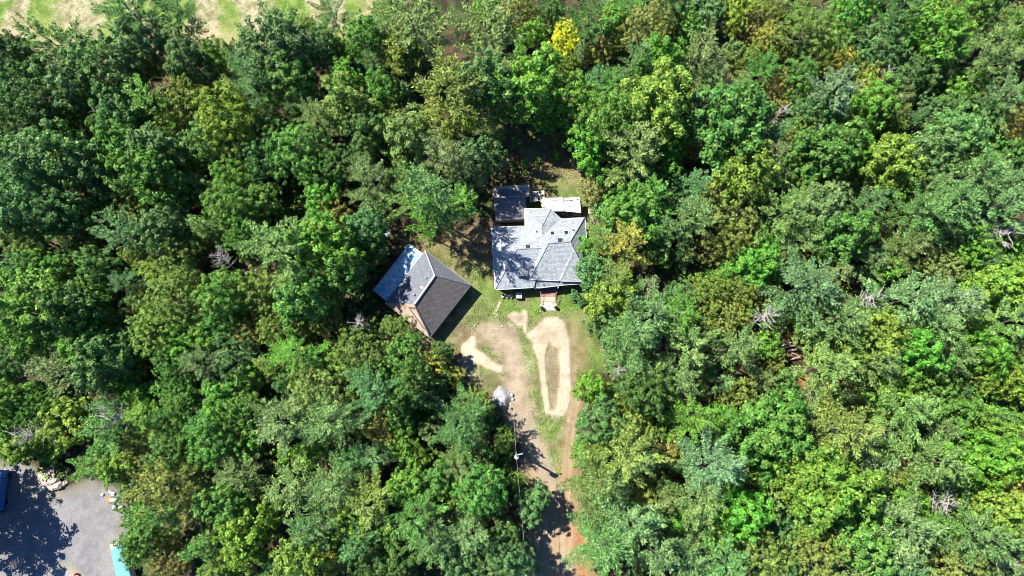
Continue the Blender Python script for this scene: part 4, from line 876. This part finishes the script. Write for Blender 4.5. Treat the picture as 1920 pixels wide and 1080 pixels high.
PAL = {'g': (.070, .185, .034), 'b': (.100, .255, .034), 'y': (.160, .260, .034), 'o': (.150, .190, .042), 'd': (.038, .100, .028), 't': (.070, .165, .070),
       's': (.135, .190, .078), 'w': (.205, .180, .060), 'Y': (.90, .70, .02), 'r': (.34, .19, .045), 'k': (.36, .29, .04), 'l': (.145, .255, .105), 'v': (.100, .285, .028), 'p': (.20, .28, .085), 'c': (.165, .285, .165)}  # l, mostly right-side pines, has their paler light angle put into the colour
CW = {'g': 'mid green', 'b': 'fresh green', 'y': 'yellow green', 'o': 'olive', 'd': 'dark green', 't': 'blue green', 's': 'sage', 'w': 'brown olive', 'Y': 'bright yellow',
      'r': 'rust orange', 'k': 'golden', 'l': 'pale greyish', 'v': 'vivid green', 'p': 'pale lime', 'c': 'pale bluish'}
TREES = """
100 75 48 Pd|160 72 20 Pg|240 28 55 Pd|330 22 42 Pd|265 78 42 Bt|28 108 38 Bd|190 132 50 Bt|248 142 26 Bo|345 118 35 Bt|290 128 24 Fo|405 108 27 Bb|455 58 15 Sg|503 34 22 Sd|545 36 24 Pg|576 42 15 Fo
622 20 30 Ps|600 62 26 Pg|520 96 48 Bt|598 98 30 Bt|630 88 20 By|552 152 44 Bg|470 150 42 Pt|444 178 24 So|440 120 20 Sg|58 182 45 Bd|78 148 22 Bg|130 168 40 Bt|20 190 34 Bg|75 222 38 Bd|275 182 42 Pb
345 155 22 Fo|396 176 22 Fw|350 196 40 Fo|175 195 26 Bk|190 216 25 Xx|142 240 30 Fo|35 252 34 Pd|232 222 38 Bt|225 268 42 Bg|330 238 28 Fo|420 225 44 By|302 276 36 Bt|395 268 42 Fg|445 262 36 Fo|500 238 34 Fd|592 222 34 Ps|556 288 50 Fg|500 302 42 Fd
68 312 50 Bt|122 290 44 Bt|8 285 28 Bb|35 308 14 Fr|290 328 44 Bg|440 330 32 Bb|375 350 22 Bs|235 350 24 Sg|600 322 38 Fg|180 325 38 Bd|18 345 30 Bt
30 388 40 Bt|110 398 38 Bt|155 415 27 Fw|165 465 22 Fw|210 430 42 Pt|256 388 30 Fo|308 428 36 Bt|380 420 22 Sg|440 386 38 Bg|408 376 24 Bb|462 440 34 Fg|52 440 42 Fo|75 488 25 By|108 508 28 Bg|48 514 30 Bt|125 522 26 Fw|182 500 28 Bd|158 492 16 St|340 360 26 Bg|488 372 30 Bg
515 462 52 Ps|608 460 48 Bb|632 402 26 Fw|332 496 38 Fo|405 490 22 Xx|232 532 28 Pt|280 508 25 Py|268 546 20 Fo|335 560 42 Fo|422 546 38 Bb|482 548 38 Fo|562 552 40 Bg|60 592 60 Bb|128 584 42 Bd|202 594 24 Fy|300 618 42 Fo|258 632 32 Ft|345 650 30 Bb|385 635 28 Bb|408 598 36 Fg
462 622 26 Fw|515 612 34 Fo|566 610 24 Fo|616 608 28 Fo|150 642 38 Bb|196 672 40 Bt|100 692 45 Ps|14 682 30 Bt|246 692 24 Fy|380 682 32 Ps|440 672 38 Ft|328 692 32 Fg|541 664 34 Pb|596 660 26 Pb|602 722 46 Fo|462 706 26 Bb|18 745 28 Bb|280 570 24 Fo|60 645 24 Bg|665 608 20 Xx
50 748 26 Bb|84 768 32 Fg|128 790 38 By|70 806 24 Xx|32 840 30 By|8 800 24 Bb|190 808 40 Pg|95 838 24 By|172 872 32 Pg|228 778 34 Xx|265 790 32 Py|258 744 26 Bb|190 758 18 St|258 850 28 Fw|226 872 26 By|384 792 34 Pg|330 772 32 Fg|322 846 38 Fg|405 832 36 Bg|420 750 30 Bb|466 842 26 Bb|460 775 32 Bg
530 790 48 Ps|615 790 42 Ps|352 735 26 Fg|300 912 50 Po|246 926 20 Bt|270 966 36 Pg|268 1014 28 Bg|306 1016 25 Fw|266 1054 20 Pg|370 1030 24 Sg|445 892 38 Ps|540 908 44 Ps|425 950 38 Bg|470 1002 40 By|396 1004 24 Bs|402 1050 20 Xx|320 1062 32 Fw|590 1000 42 Pt|622 922 40 Ps|570 1062 42 By|622 1038 28 Bk|520 1072 28 Pt|420 1068 28 By|356 890 26 Fd
705 745 38 Pt|742 752 28 Bg|712 802 28 Fw|752 836 25 Fy|786 856 20 Fy|757 782 26 Bg|862 788 42 Pt|870 752 24 Pt|895 755 22 Fo|811 766 16 Pg|906 788 22 Bd|904 806 12 Bb|947 826 20 Fo|974 900 14 Fy|702 862 32 Pt|655 862 30 Pt|770 904 30 Bb|822 900 28 Bg|852 872 30 Ps|884 852 26 Bt|890 890 26 Bt|906 930 38 Bg|868 926 26 By|690 950 42 Po
780 958 40 Pg|802 1012 46 Pt|880 1000 42 Ps|1001 944 27 Bt|944 1004 26 Bd|952 1042 32 Bt|742 1052 28 Bd|868 1052 34 Bt|735 1004 26 Bg|672 1012 36 Pt|642 985 30 By|690 1055 34 Fd|915 1068 30 Ps|655 908 30 Fo|980 1070 26 Pt
780 36 56 Ps|906 68 52 Ps|690 70 34 Bg|722 28 36 Pg|756 98 32 Bo|637 90 18 By|700 116 30 Pd|646 150 30 Bv|655 198 38 Bo|712 172 32 Bb|705 206 26 Bb|682 236 20 St|832 168 60 Po|920 158 44 Bt|912 20 28 Bb|975 24 30 Fw|770 265 40 Bp|900 302 38 Bt|826 292 38 Ps|812 352 46 Pl|762 352 36 Ps|686 336 40 Ps|694 262 36 Bd|590 262 30 Ps|640 310 30 Bd|602 372 28 Bb|862 374 32 Pb|804 408 32 Pb|700 386 24 Pt|735 334 16 Fo|742 228 24 Fo|620 430 26 Fw|686 428 32 Bt|688 466 28 Bd|640 512 38 Bg|580 430 26 Bt
732 624 29 Fo|690 618 20 Fo|605 598 22 Fo|670 664 40 Fo|745 680 40 Fg|680 716 34 Pt|716 690 24 Bt|816 684 26 Fk|850 706 18 Fk|770 722 34 Bd|812 730 26 Bd|655 762 17 Pg|640 690 22 Bb|830 660 18 Bd|660 700 20 St
1063 78 31 FY|1100 45 38 Pd|1005 60 24 Bb|1150 40 26 Bb|1218 46 42 Fw|1160 82 20 Fo|1170 14 28 Pg|1252 22 32 Bd|1310 10 22 Bt|1320 88 46 Ps|1335 142 36 Ps|1065 126 20 Fo|1087 98 16 Ss|1002 162 52 Bb|1078 188 40 Bb|1122 142 26 Pt|1140 158 28 Pg|1192 122 36 Pt|1232 110 36 Bb|1142 232 44 Bg|1226 200 50 By|1289 196 20 Bb|1110 246 28 Bg|1040 20 24 Bd|1020 110 18 Bd
1175 285 46 Ps|1102 280 32 Bv|1220 260 22 Fw|1256 284 28 Bv|1294 276 20 Fk|1315 264 14 Xx|1362 242 60 Bg|1310 206 16 Xx|1422 242 22 Ps|1440 296 36 Ps|1212 312 30 Bd|1298 345 36 Pt|1346 356 28 Fw|1396 334 46 By|1228 364 38 Pb|1114 354 25 Fw|1178 338 22 Bd|1176 392 34 Bg|1188 350 14 Xx|1150 330 24 Bg|1252 318 22 Bg|1130 398 16 Bt
1385 20 28 By|1440 24 28 Fo|1392 54 24 Fw|1442 76 28 Fk|1434 132 30 Pg|1515 76 46 Fo|1490 32 24 Bg|1600 20 34 Bb|1545 24 26 Pt|1682 20 44 Pd|1730 32 30 Bb|1775 15 24 Fw|1822 22 34 Bg|1862 42 30 Pd|1900 60 28 Bg|1650 82 42 Ft|1752 78 46 Bv|1846 96 52 Pp|1898 112 28 Ps|1570 120 26 Fk|1610 112 22 Ft|1632 142 24 Fk|1570 172 44 Pc|1668 140 16 Xx|1702 140 36 Ft|1752 146 30 Bd|1800 170 32 Bv|1882 182 38 Pl|1642 192 34 Bv|1465 166 24 Fr|1502 150 28 Bg|1455 212 15 Xx|1412 200 26 Bt|1460 200 18 Fw|1526 212 30 Bt|1496 260 34 Fo|1560 242 28 Fg|1670 228 28 Fo|1720 184 12 Xx|1762 210 32 Ft|1895 238 34 Fk|1842 226 30 Bg
1550 292 46 Bg|1612 300 32 Bv|1665 302 42 By|1790 268 42 Bl|1740 292 34 Bl|1830 335 52 Pl|1742 345 34 Pl|1896 292 28 Bg|1488 335 28 Bg|1612 346 26 Fw|1900 350 34 Pl|1680 350 30 By|1545 345 28 Fo
1304 412 44 Pl|1380 398 40 Fp|1372 455 36 Fo|1462 396 44 Pl|1505 372 30 Pl|1426 452 26 Bv|1416 500 32 Bv|1545 398 38 Bs|1628 390 34 Pt|1536 420 18 Fy|1582 448 38 Bg|1490 456 34 Ps|1512 532 54 Pc|1572 518 34 Ps|1570 590 44 Pl|1625 550 26 Xx|1718 400 42 Pl|1790 384 46 Pl|1862 390 42 Pl|1850 446 32 Xx|1702 458 36 Ps|1662 500 26 Bv|1766 498 30 Fp|1702 555 58 Pc|1790 568 44 Pc|1742 622 42 Pl|1822 460 28 Bb|1852 492 28 Pt|1880 540 42 By|1900 478 26 Bv|1642 628 42 By|1892 602 44 Pl|1840 610 22 By|1632 488 30 Pl
1325 546 36 Fo|1386 545 28 Fo|1362 600 32 Fo|1420 602 24 Xx|1440 645 22 Bb|1562 690 50 Pp|1640 692 38 Pl|1702 662 38 Bv|1780 672 36 Pl|1842 662 34 Bv|1890 702 32 By|1682 702 34 Fy|1456 690 18 Fo|1600 640 24 Pl|1745 716 30 Bg|1830 716 28 Fy
1190 408 38 Bg|1182 455 38 Pk|1128 452 32 Pp|1106 462 18 Bv|1122 512 31 Bt|1152 520 36 Pp|1146 562 34 By|1240 430 36 Pt|1216 535 26 Pc|1252 380 26 Pt|1266 560 28 Bt|1212 592 46 Pl|1272 600 40 Pb|1164 622 38 Pl|1124 602 25 Bt|1078 554 9 Bt|1090 566 8 Bd
1286 652 42 Ps|1186 642 46 Pl|1376 652 48 Pl|1172 690 28 Fs|1165 700 14 Xx|1212 732 34 Bd|1114 732 24 Bv|1276 722 36 Pl|1352 716 26 Pl|1196 762 30 Fo|1126 790 34 Bt|1296 780 38 Pb|1350 786 22 Bv|1430 800 54 Bg|1388 735 26 Fo|1422 712 28 Ps|1210 802 18 Fo|1252 770 20 Bt|1092 704 13 Pg|1240 690 26 Ps|1470 740 28 Bg
1162 846 46 Pp|1100 842 22 Bv|1122 900 44 Pp|1202 870 40 Pp|1276 868 22 Fo|1332 862 50 Pc|1310 930 42 Pl|1240 932 28 Ps|1182 970 46 Pl|1270 970 22 Bv|1306 976 22 Pl|1342 1002 24 Bg|1396 966 34 Bv|1140 1032 46 Pl|1222 1042 48 Pl|1356 1052 38 Pl|1290 1060 36 Pl|1424 1052 40 Fo|1366 1010 22 Pl|1118 962 26 Pl|1446 870 28 Bg|1452 920 26 Bs
1518 745 24 Xx|1590 800 50 Pp|1546 806 26 Pc|1702 770 40 Pl|1790 772 30 Bg|1672 740 36 Fy|1880 776 15 Pc|1840 800 32 By|1730 862 52 Pl|1652 868 32 Pc|1812 858 38 Bv|1850 828 30 By|1882 852 38 Bv|1882 922 36 Fk|1500 890 40 By|1562 920 52 By|1646 934 24 Pc|1690 932 28 Bv|1780 936 26 Xx|1616 1012 40 Bg|1532 1042 42 Fo|1526 984 16 Pc|1702 1000 52 Pl|1822 1000 50 Pl|1704 1064 36 Pl|1800 1062 38 Fo|1900 1044 34 Pl|1862 962 36 By|1760 806 30 Ps|1480 826 34 Bg|1602 1074 26 Pl|1884 1066 18 Xx|1900 990 28 Bg|1660 812 26 Pl|1466 985 22 Bt|1468 1062 24 Bt|1640 570 20 Pl|1530 850 26 Bg
-116 988 54 Bg|-132 905 42 Bd|20 1058 12 Xx
"""
MEAN = (.115, .205, .05)
for q_ in PAL:
    if q_ in 'Y': continue
    bl_ = .32; sc_ = 1.08 if q_ in 'lcp' else 1.24
    PAL[q_] = tuple((PAL[q_][i_]*(1-bl_)+MEAN[i_]*bl_)*sc_*(1, 1, .78)[i_] for i_ in range(3))
PAL['Y'] = (.58, .54, .03); PAL['k'] = (.30, .31, .05); PAL['r'] = (.27, .23, .055)
KIND = {'P': ('pine_tree', 'pine'), 'B': ('broadleaf_tree', 'broadleaf tree'), 'F': ('fine_leaved_tree', 'fine-leaved tree'), 'S': ('spruce_tree', 'spruce'), 'X': ('dead_tree', 'dead tree')}
ITEMS = []
for ln in TREES.split('\n'):
    for q in ln.split('|'):
        if q.strip():
            a = q.split(); ITEMS.append((float(a[0]), float(a[1]), float(a[2]), a[3][0], a[3][1]))
# younger trees standing in the gaps of the canopy
gr_ = random.Random(21); GAPX = [(745, 375, 935, 485), (925, 235, 1105, 345), (640, 480, 730, 600), (1205, 480, 1330, 530), (1380, 590, 1500, 665), (895, 300, 1150, 590), (680, 430, 910, 670), (1450, 620, 1520, 720), (200, 910, 250, 1080), (40, 862, 200, 960), (1600, 520, 1650, 580)]
def px_clear(x, y):
    g = W(x, y, 5.0)
    for P_, mg in ((CLEAR_W, 1.2), (LOT_W, 1.6), (FLD_W, 2)):
        if sdist(np.array([g.x]), np.array([g.y]), P_)[0] > -mg: return True
    return any(a <= x <= c and b <= y <= d for a, b, c, d in GAPX)
CLEAR_W, LOT_W, FLD_W = wp(CLEAR), wp(LOT), wp(FLD)
cnt_ = 0
for _ in range(6000):
    if cnt_ >= 125: break
    x, y = gr_.uniform(5, 1915), gr_.uniform(20, 1075); r = gr_.uniform(15, 25)
    near = sorted((math.hypot(x-q[0], y-q[1])-q[2], q) for q in ITEMS)[:3]
    if near[0][0] < r*(.12 if x > 1100 else .55) or px_clear(x, y): continue
    k_ = gr_.choice('BBFPPS'); c_ = gr_.choice('gtdsb' if x < 1100 else 'glsbt') if gr_.random() < .75 else gr_.choice('yow')
    ITEMS.append((round(x), round(y), round(r), k_, c_)); cnt_ += 1
print('FILL', cnt_)
def region(x, y):
    if x < 0: return 'off the left edge'
    v = 'top' if y < 200 else 'upper' if y < 420 else 'middle' if y < 660 else 'lower' if y < 880 else 'bottom'
    hh = 'far left' if x < 260 else 'left' if x < 520 else 'centre left' if x < 800 else 'centre' if x < 1120 else 'centre right' if x < 1400 else 'right' if x < 1660 else 'far right'
    return v+' '+hh
LAND = [(790, 550, 'the grey roofed barn', 130), (1020, 470, 'the house', 190), (955, 385, 'the dark shed', 80), (1063, 78, 'the bright yellow tree', 110), (100, 980, 'the gravel lot', 160),
        (968, 855, 'the utility pole', 90), (1030, 690, 'the sand loop', 130), (1480, 655, 'the fallen logs', 90), (330, 20, 'the hay field', 60), (1050, 980, 'the driveway', 110),
        (1182, 455, 'the golden pine', 80), (1625, 550, 'the large bare dead tree', 90), (1315, 264, 'the small white dead tree', 80), (228, 778, 'the leaning dead tree', 80), (1895, 238, 'the golden tree at the right edge', 90)]
def dirword(dx, dy):
    a = math.degrees(math.atan2(-dy, dx)) % 360
    return ['right of', 'above right of', 'above', 'above left of', 'left of', 'below left of', 'below', 'below right of'][int((a+22.5)//45) % 8]
def sizew(r): return 'huge' if r >= 50 else 'big' if r >= 40 else 'medium' if r >= 30 else 'small' if r >= 20 else 'tiny'
def look(it):
    x, y, r, k, c = it
    if k == 'X': return sizew(r)+' bare grey dead tree'
    return '%s %s %s' % (sizew(r), CW[c], {'P':'pine','B':'broadleaf','F':'fine-leaf tree','S':'spruce'}[k])
used = {}
def make_label(i):
    x, y, r, k, c = ITEMS[i]; base = look(ITEMS[i]); cand = []
    for (lx, ly, nm, md) in LAND:
        d = math.hypot(x-lx, y-ly)
        if 12 < d < md: cand.append((d/md, base+' just '+dirword(x-lx, y-ly)+' '+nm))
    cand.sort(); cand = [c_[1] for c_ in cand]
    nb = sorted((math.hypot(x-q[0], y-q[1]), j) for j, q in enumerate(ITEMS) if j != i)[:9]
    for d, j in nb[:6]:
        q = ITEMS[j]; cand.append('%s %s a %s, %s' % (base, dirword(x-q[0], y-q[1]), look(q), region(x, y)))
    sh = [CW[ITEMS[j][4]]+' '+{'P': 'pine', 'B': 'broadleaf', 'F': 'fine-leaf', 'S': 'spruce', 'X': ''}[ITEMS[j][3]] if ITEMS[j][3] != 'X' else 'bare dead tree' for d, j in nb]
    for u in range(5):
        for v in range(u+1, 6):
            if sh[u] != sh[v]: cand.append('%s between a %s and a %s, %s' % (base, sh[u], sh[v], region(x, y)))
    for t in cand:
        if t not in used and len(t.split()) <= 16: used[t] = i; return t
    print('NOLABEL', cand[:2]); t = base+', '+region(x, y); used[t] = i; return t
PX0 = 968
def leafdensity(): pass
stumps = []
rnd = random.Random(77)
order = {}
HT = {(826, 292): 1.3, (812, 352): 1.4, (804, 408): 1.5, (862, 374): 1.3, (762, 352): 1.25, (920, 158): 1.2, (1002, 162): 1.1, (832, 168): 1.1, (900, 302): .9, (95, 838): .5, (172, 872): .8, (128, 790): .75, (32, 840): .8, (732, 624): .7, (905, 788): .7, (942, 1004): .8, (816, 684): .7, (850, 706): .7, (906, 788): .7, (904, 806): .7,
      (1114, 354): .6, (1130, 398): .6, (686, 428): .9, (688, 466): .9, (1001, 944): .85}
for i, (x, y, r, k, c) in enumerate(ITEMS):
    nm, kd = KIND[k]; R = r*MPP*(1.16 if x > 1100 else 1.12)
    if k == 'X':
        s = order.get('X', 0) % 4; order['X'] = order.get('X', 0)+1; tm, bm = DEAD[s]; sc = R/3.0; hz = (9+s)*sc
        hz = max(hz, (13.5 if r >= 22 else 11.0) if r > 13 else 3.5)
        if (x, y) == (1518, 745): hz = 6.0
        p = W(x, y, hz*.75); e = empty('dead_tree', (p.x, p.y, 0), rnd.uniform(0, 6.28)); e.scale = (sc, sc, hz/(9+s))
        link('trunk', tm, None, e); link('branches', bm, None, e)
        tag(e, make_label(i), 'dead tree', 'bare dead trees standing in the forest'); continue
    key = k if (k == 'S' or r >= 27) else k+'s'
    lib = LIB[key]; n = order.get(key, 0); order[key] = n+1; me, tm, br, bh, _ = lib[n % len(lib)]
    sc = R/br; th = bh*(sc**.6 if sc > 1 else sc**.8)*rnd.uniform(.93, 1.07)*(1.3 if k in 'PB' and r > 33 else 1.18)
    th *= HT.get((x, y), 1)
    if r < 11: th = 1.7
    if (x, y) == (947, 826) or (x, y) == (974, 900): th = 8.5 if y < 850 else 7.0
    if x < 0: th = 15.5
    zc = th*(.66 if k in 'PS' else .66); p = W(x, y, zc); sz = th/bh
    e = empty(nm, (p.x, p.y, 0), rnd.uniform(0, 6.28)); e.scale = (sc*rnd.uniform(.95, 1.05), sc*rnd.uniform(.95, 1.05), sz)
    e.rotation_euler[0] = rnd.uniform(-.05, .05); e.rotation_euler[1] = rnd.uniform(-.05, .05)
    t = link('trunk', tm, None, e); cr = link('crown', me, None, e)
    bc = PAL[c]; j = [rnd.uniform(.86, 1.14) for _ in range(3)]; g_ = rnd.uniform(.88, 1.12)
    cr.color = (min(1, bc[0]*g_*j[0]), min(1, bc[1]*g_*(1+(j[1]-1)*.4)), min(1, bc[2]*g_*j[2]), 1)
    tag(e, make_label(i), kd, {'P': 'pines of the forest', 'B': 'broadleaf trees of the forest', 'F': 'fine-leaved trees of the forest', 'S': 'narrow spruces of the forest'}[k])
print('TREES', len(ITEMS))

# ------------------------------------------------------------------ the forest beyond the frame, and low undergrowth: one object each
r_ = np.random.default_rng(5)
def far_forest():
    V = []; Cc = []; pts = []
    tries = 0
    keys = ['B', 'F', 'P', 'P', 'B']
    while len(pts) < 190 and tries < 9000:
        tries += 1; x, y = r_.uniform(-135, 135), r_.uniform(-58, 135)
        px_, py_ = PX(x, y, 8.0)
        if -62 < px_ < 1982 and -55 < py_ < 1150: continue
        if px_ < 780 and py_ < 40: continue
        if px_ < 0 and 850 < py_ and px_ > -260: continue
        if 985 < px_ < 1110 and py_ > 1080: continue
        if any((x-a)**2+(y-b)**2 < 36 for a, b in pts): continue
        pts.append((x, y)); lib = LIB[keys[r_.integers(0, 5)]]; Q = lib[r_.integers(0, len(lib))][4]
        idx = r_.permutation(len(Q))[:int(len(Q)*.33)]; q = Q[idx]; c = q.mean(1, keepdims=True); q = c+(q-c)*1.6
        a = r_.uniform(0, 6.28); s = r_.uniform(.85, 1.15); R = np.array([[math.cos(a), -math.sin(a), 0], [math.sin(a), math.cos(a), 0], [0, 0, 1]])
        V.append(q@R.T*s+np.array([x, y, 0])); pc = PAL['gbotslld'[r_.integers(0, 8)]]; Cc.append(np.tile(np.array(pc+(1,)), (len(q), 1)))
    V = np.concatenate(V); Cc = np.concatenate(Cc); me = quads_mesh('surrounding_forest', V)
    return me, Cc
def tint_leaf(name):
    m = leaf_material(name, .25, .4, .02); n = m.node_tree
    oi = [x for x in n.nodes if x.type == 'OBJECT_INFO'][0]; hs = [x for x in n.nodes if x.type == 'HUE_SAT'][0]
    at = n.nodes.new('ShaderNodeAttribute'); at.attribute_name = 'tint'; n.links.new(at.outputs['Color'], hs.inputs['Color']); return m
M['tleaf'] = tint_leaf('forest_foliage')
me, Cc = far_forest(); at = me.color_attributes.new('tint', 'FLOAT_COLOR', 'CORNER'); at.data.foreach_set('color', np.repeat(Cc, 4, 0).ravel().astype(np.float32))
tag(link('surrounding_forest', me, M['tleaf']), 'continuing forest all round, beyond the edges of the photo', 'forest', kind='stuff')
# undergrowth
gx_, gy_ = r_.uniform(-100, 100, 11000), r_.uniform(-28, 98, 11000)
keep = np.ones(len(gx_), bool)
for poly, mg in ((CLEAR, -.2), (LOT, -.5), (FLD, -1)):
    keep &= sdist(gx_, gy_, wp([(a, b) for a, b in poly])) < -.6
bb = wp([(700, 540), (770, 455), (905, 548), (826, 648)]); keep &= sdist(gx_, gy_, bb) < -.8
hh = wp([(915, 345), (1110, 345), (1110, 560), (915, 560)]); keep &= sdist(gx_, gy_, hh) < -.8
keep &= fbm(gx_, gy_, 7, 91) > np.where(gx_ < 12, .50, .42)
lg = wp([(1450, 625), (1515, 625), (1560, 720), (1500, 710)]); keep &= sdist(gx_, gy_, lg) < -.5
gx_, gy_ = gx_[keep], gy_[keep]; k = len(gx_); per = 16
cc = np.stack([gx_, gy_, r_.uniform(.3, 1.5, k)], 1); rad = r_.uniform(.35, .95, k)
V = clump_leaves(r_, cc, rad, per, .34, np.tile(np.array([0, 0, .6]), (k, 1)))
pal = np.array([PAL[q]+(1,) for q in 'gbodyvt']); Cc = np.repeat(pal[r_.integers(0, 7, k)], per, 0)
me = quads_mesh('undergrowth', V); at = me.color_attributes.new('tint', 'FLOAT_COLOR', 'CORNER'); at.data.foreach_set('color', np.repeat(Cc, 4, 0).ravel().astype(np.float32))
tag(link('undergrowth', me, M['tleaf']), 'low green brush and saplings under the trees', 'undergrowth', kind='stuff')
# low grass tufts and weeds on the lawn edges
gx_, gy_ = r_.uniform(-22, 22, 22000), r_.uniform(-22, 62, 22000)
sd = sdist(gx_, gy_, wp(CLEAR)); dv = np.maximum(sdist(gx_, gy_, wp(DRV)), np.maximum(sdist(gx_, gy_, wp(TRK)), np.maximum(sdist(gx_, gy_, wp(LOOP)), sdist(gx_, gy_, wp(LEFT)))))
dv = np.maximum(dv, np.maximum(sdist(gx_, gy_, wp(TRI)), np.maximum(sdist(gx_, gy_, hh), sdist(gx_, gy_, bb))))
keep = (sd > -.5) & (dv < -.15) & (fbm(gx_, gy_, 2.5, 51) > .44); gx_, gy_ = gx_[keep], gy_[keep]; k = len(gx_)
cc = np.stack([gx_, gy_, np.full(k, .05)], 1); V = clump_leaves(r_, cc, r_.uniform(.12, .3, k), 5, .10, np.tile(np.array([0, 0, 1.]), (k, 1)))
pal = np.array([(.17, .26, .05, 1), (.24, .30, .08, 1), (.32, .29, .15, 1)]); Cc = np.repeat(pal[r_.integers(0, 3, k)], 5, 0)
me = quads_mesh('grass', V); at = me.color_attributes.new('tint', 'FLOAT_COLOR', 'CORNER'); at.data.foreach_set('color', np.repeat(Cc, 4, 0).ravel().astype(np.float32))
tag(link('grass', me, M['tleaf']), 'tufts of longer grass and weeds on the lawn', 'grass', kind='stuff')
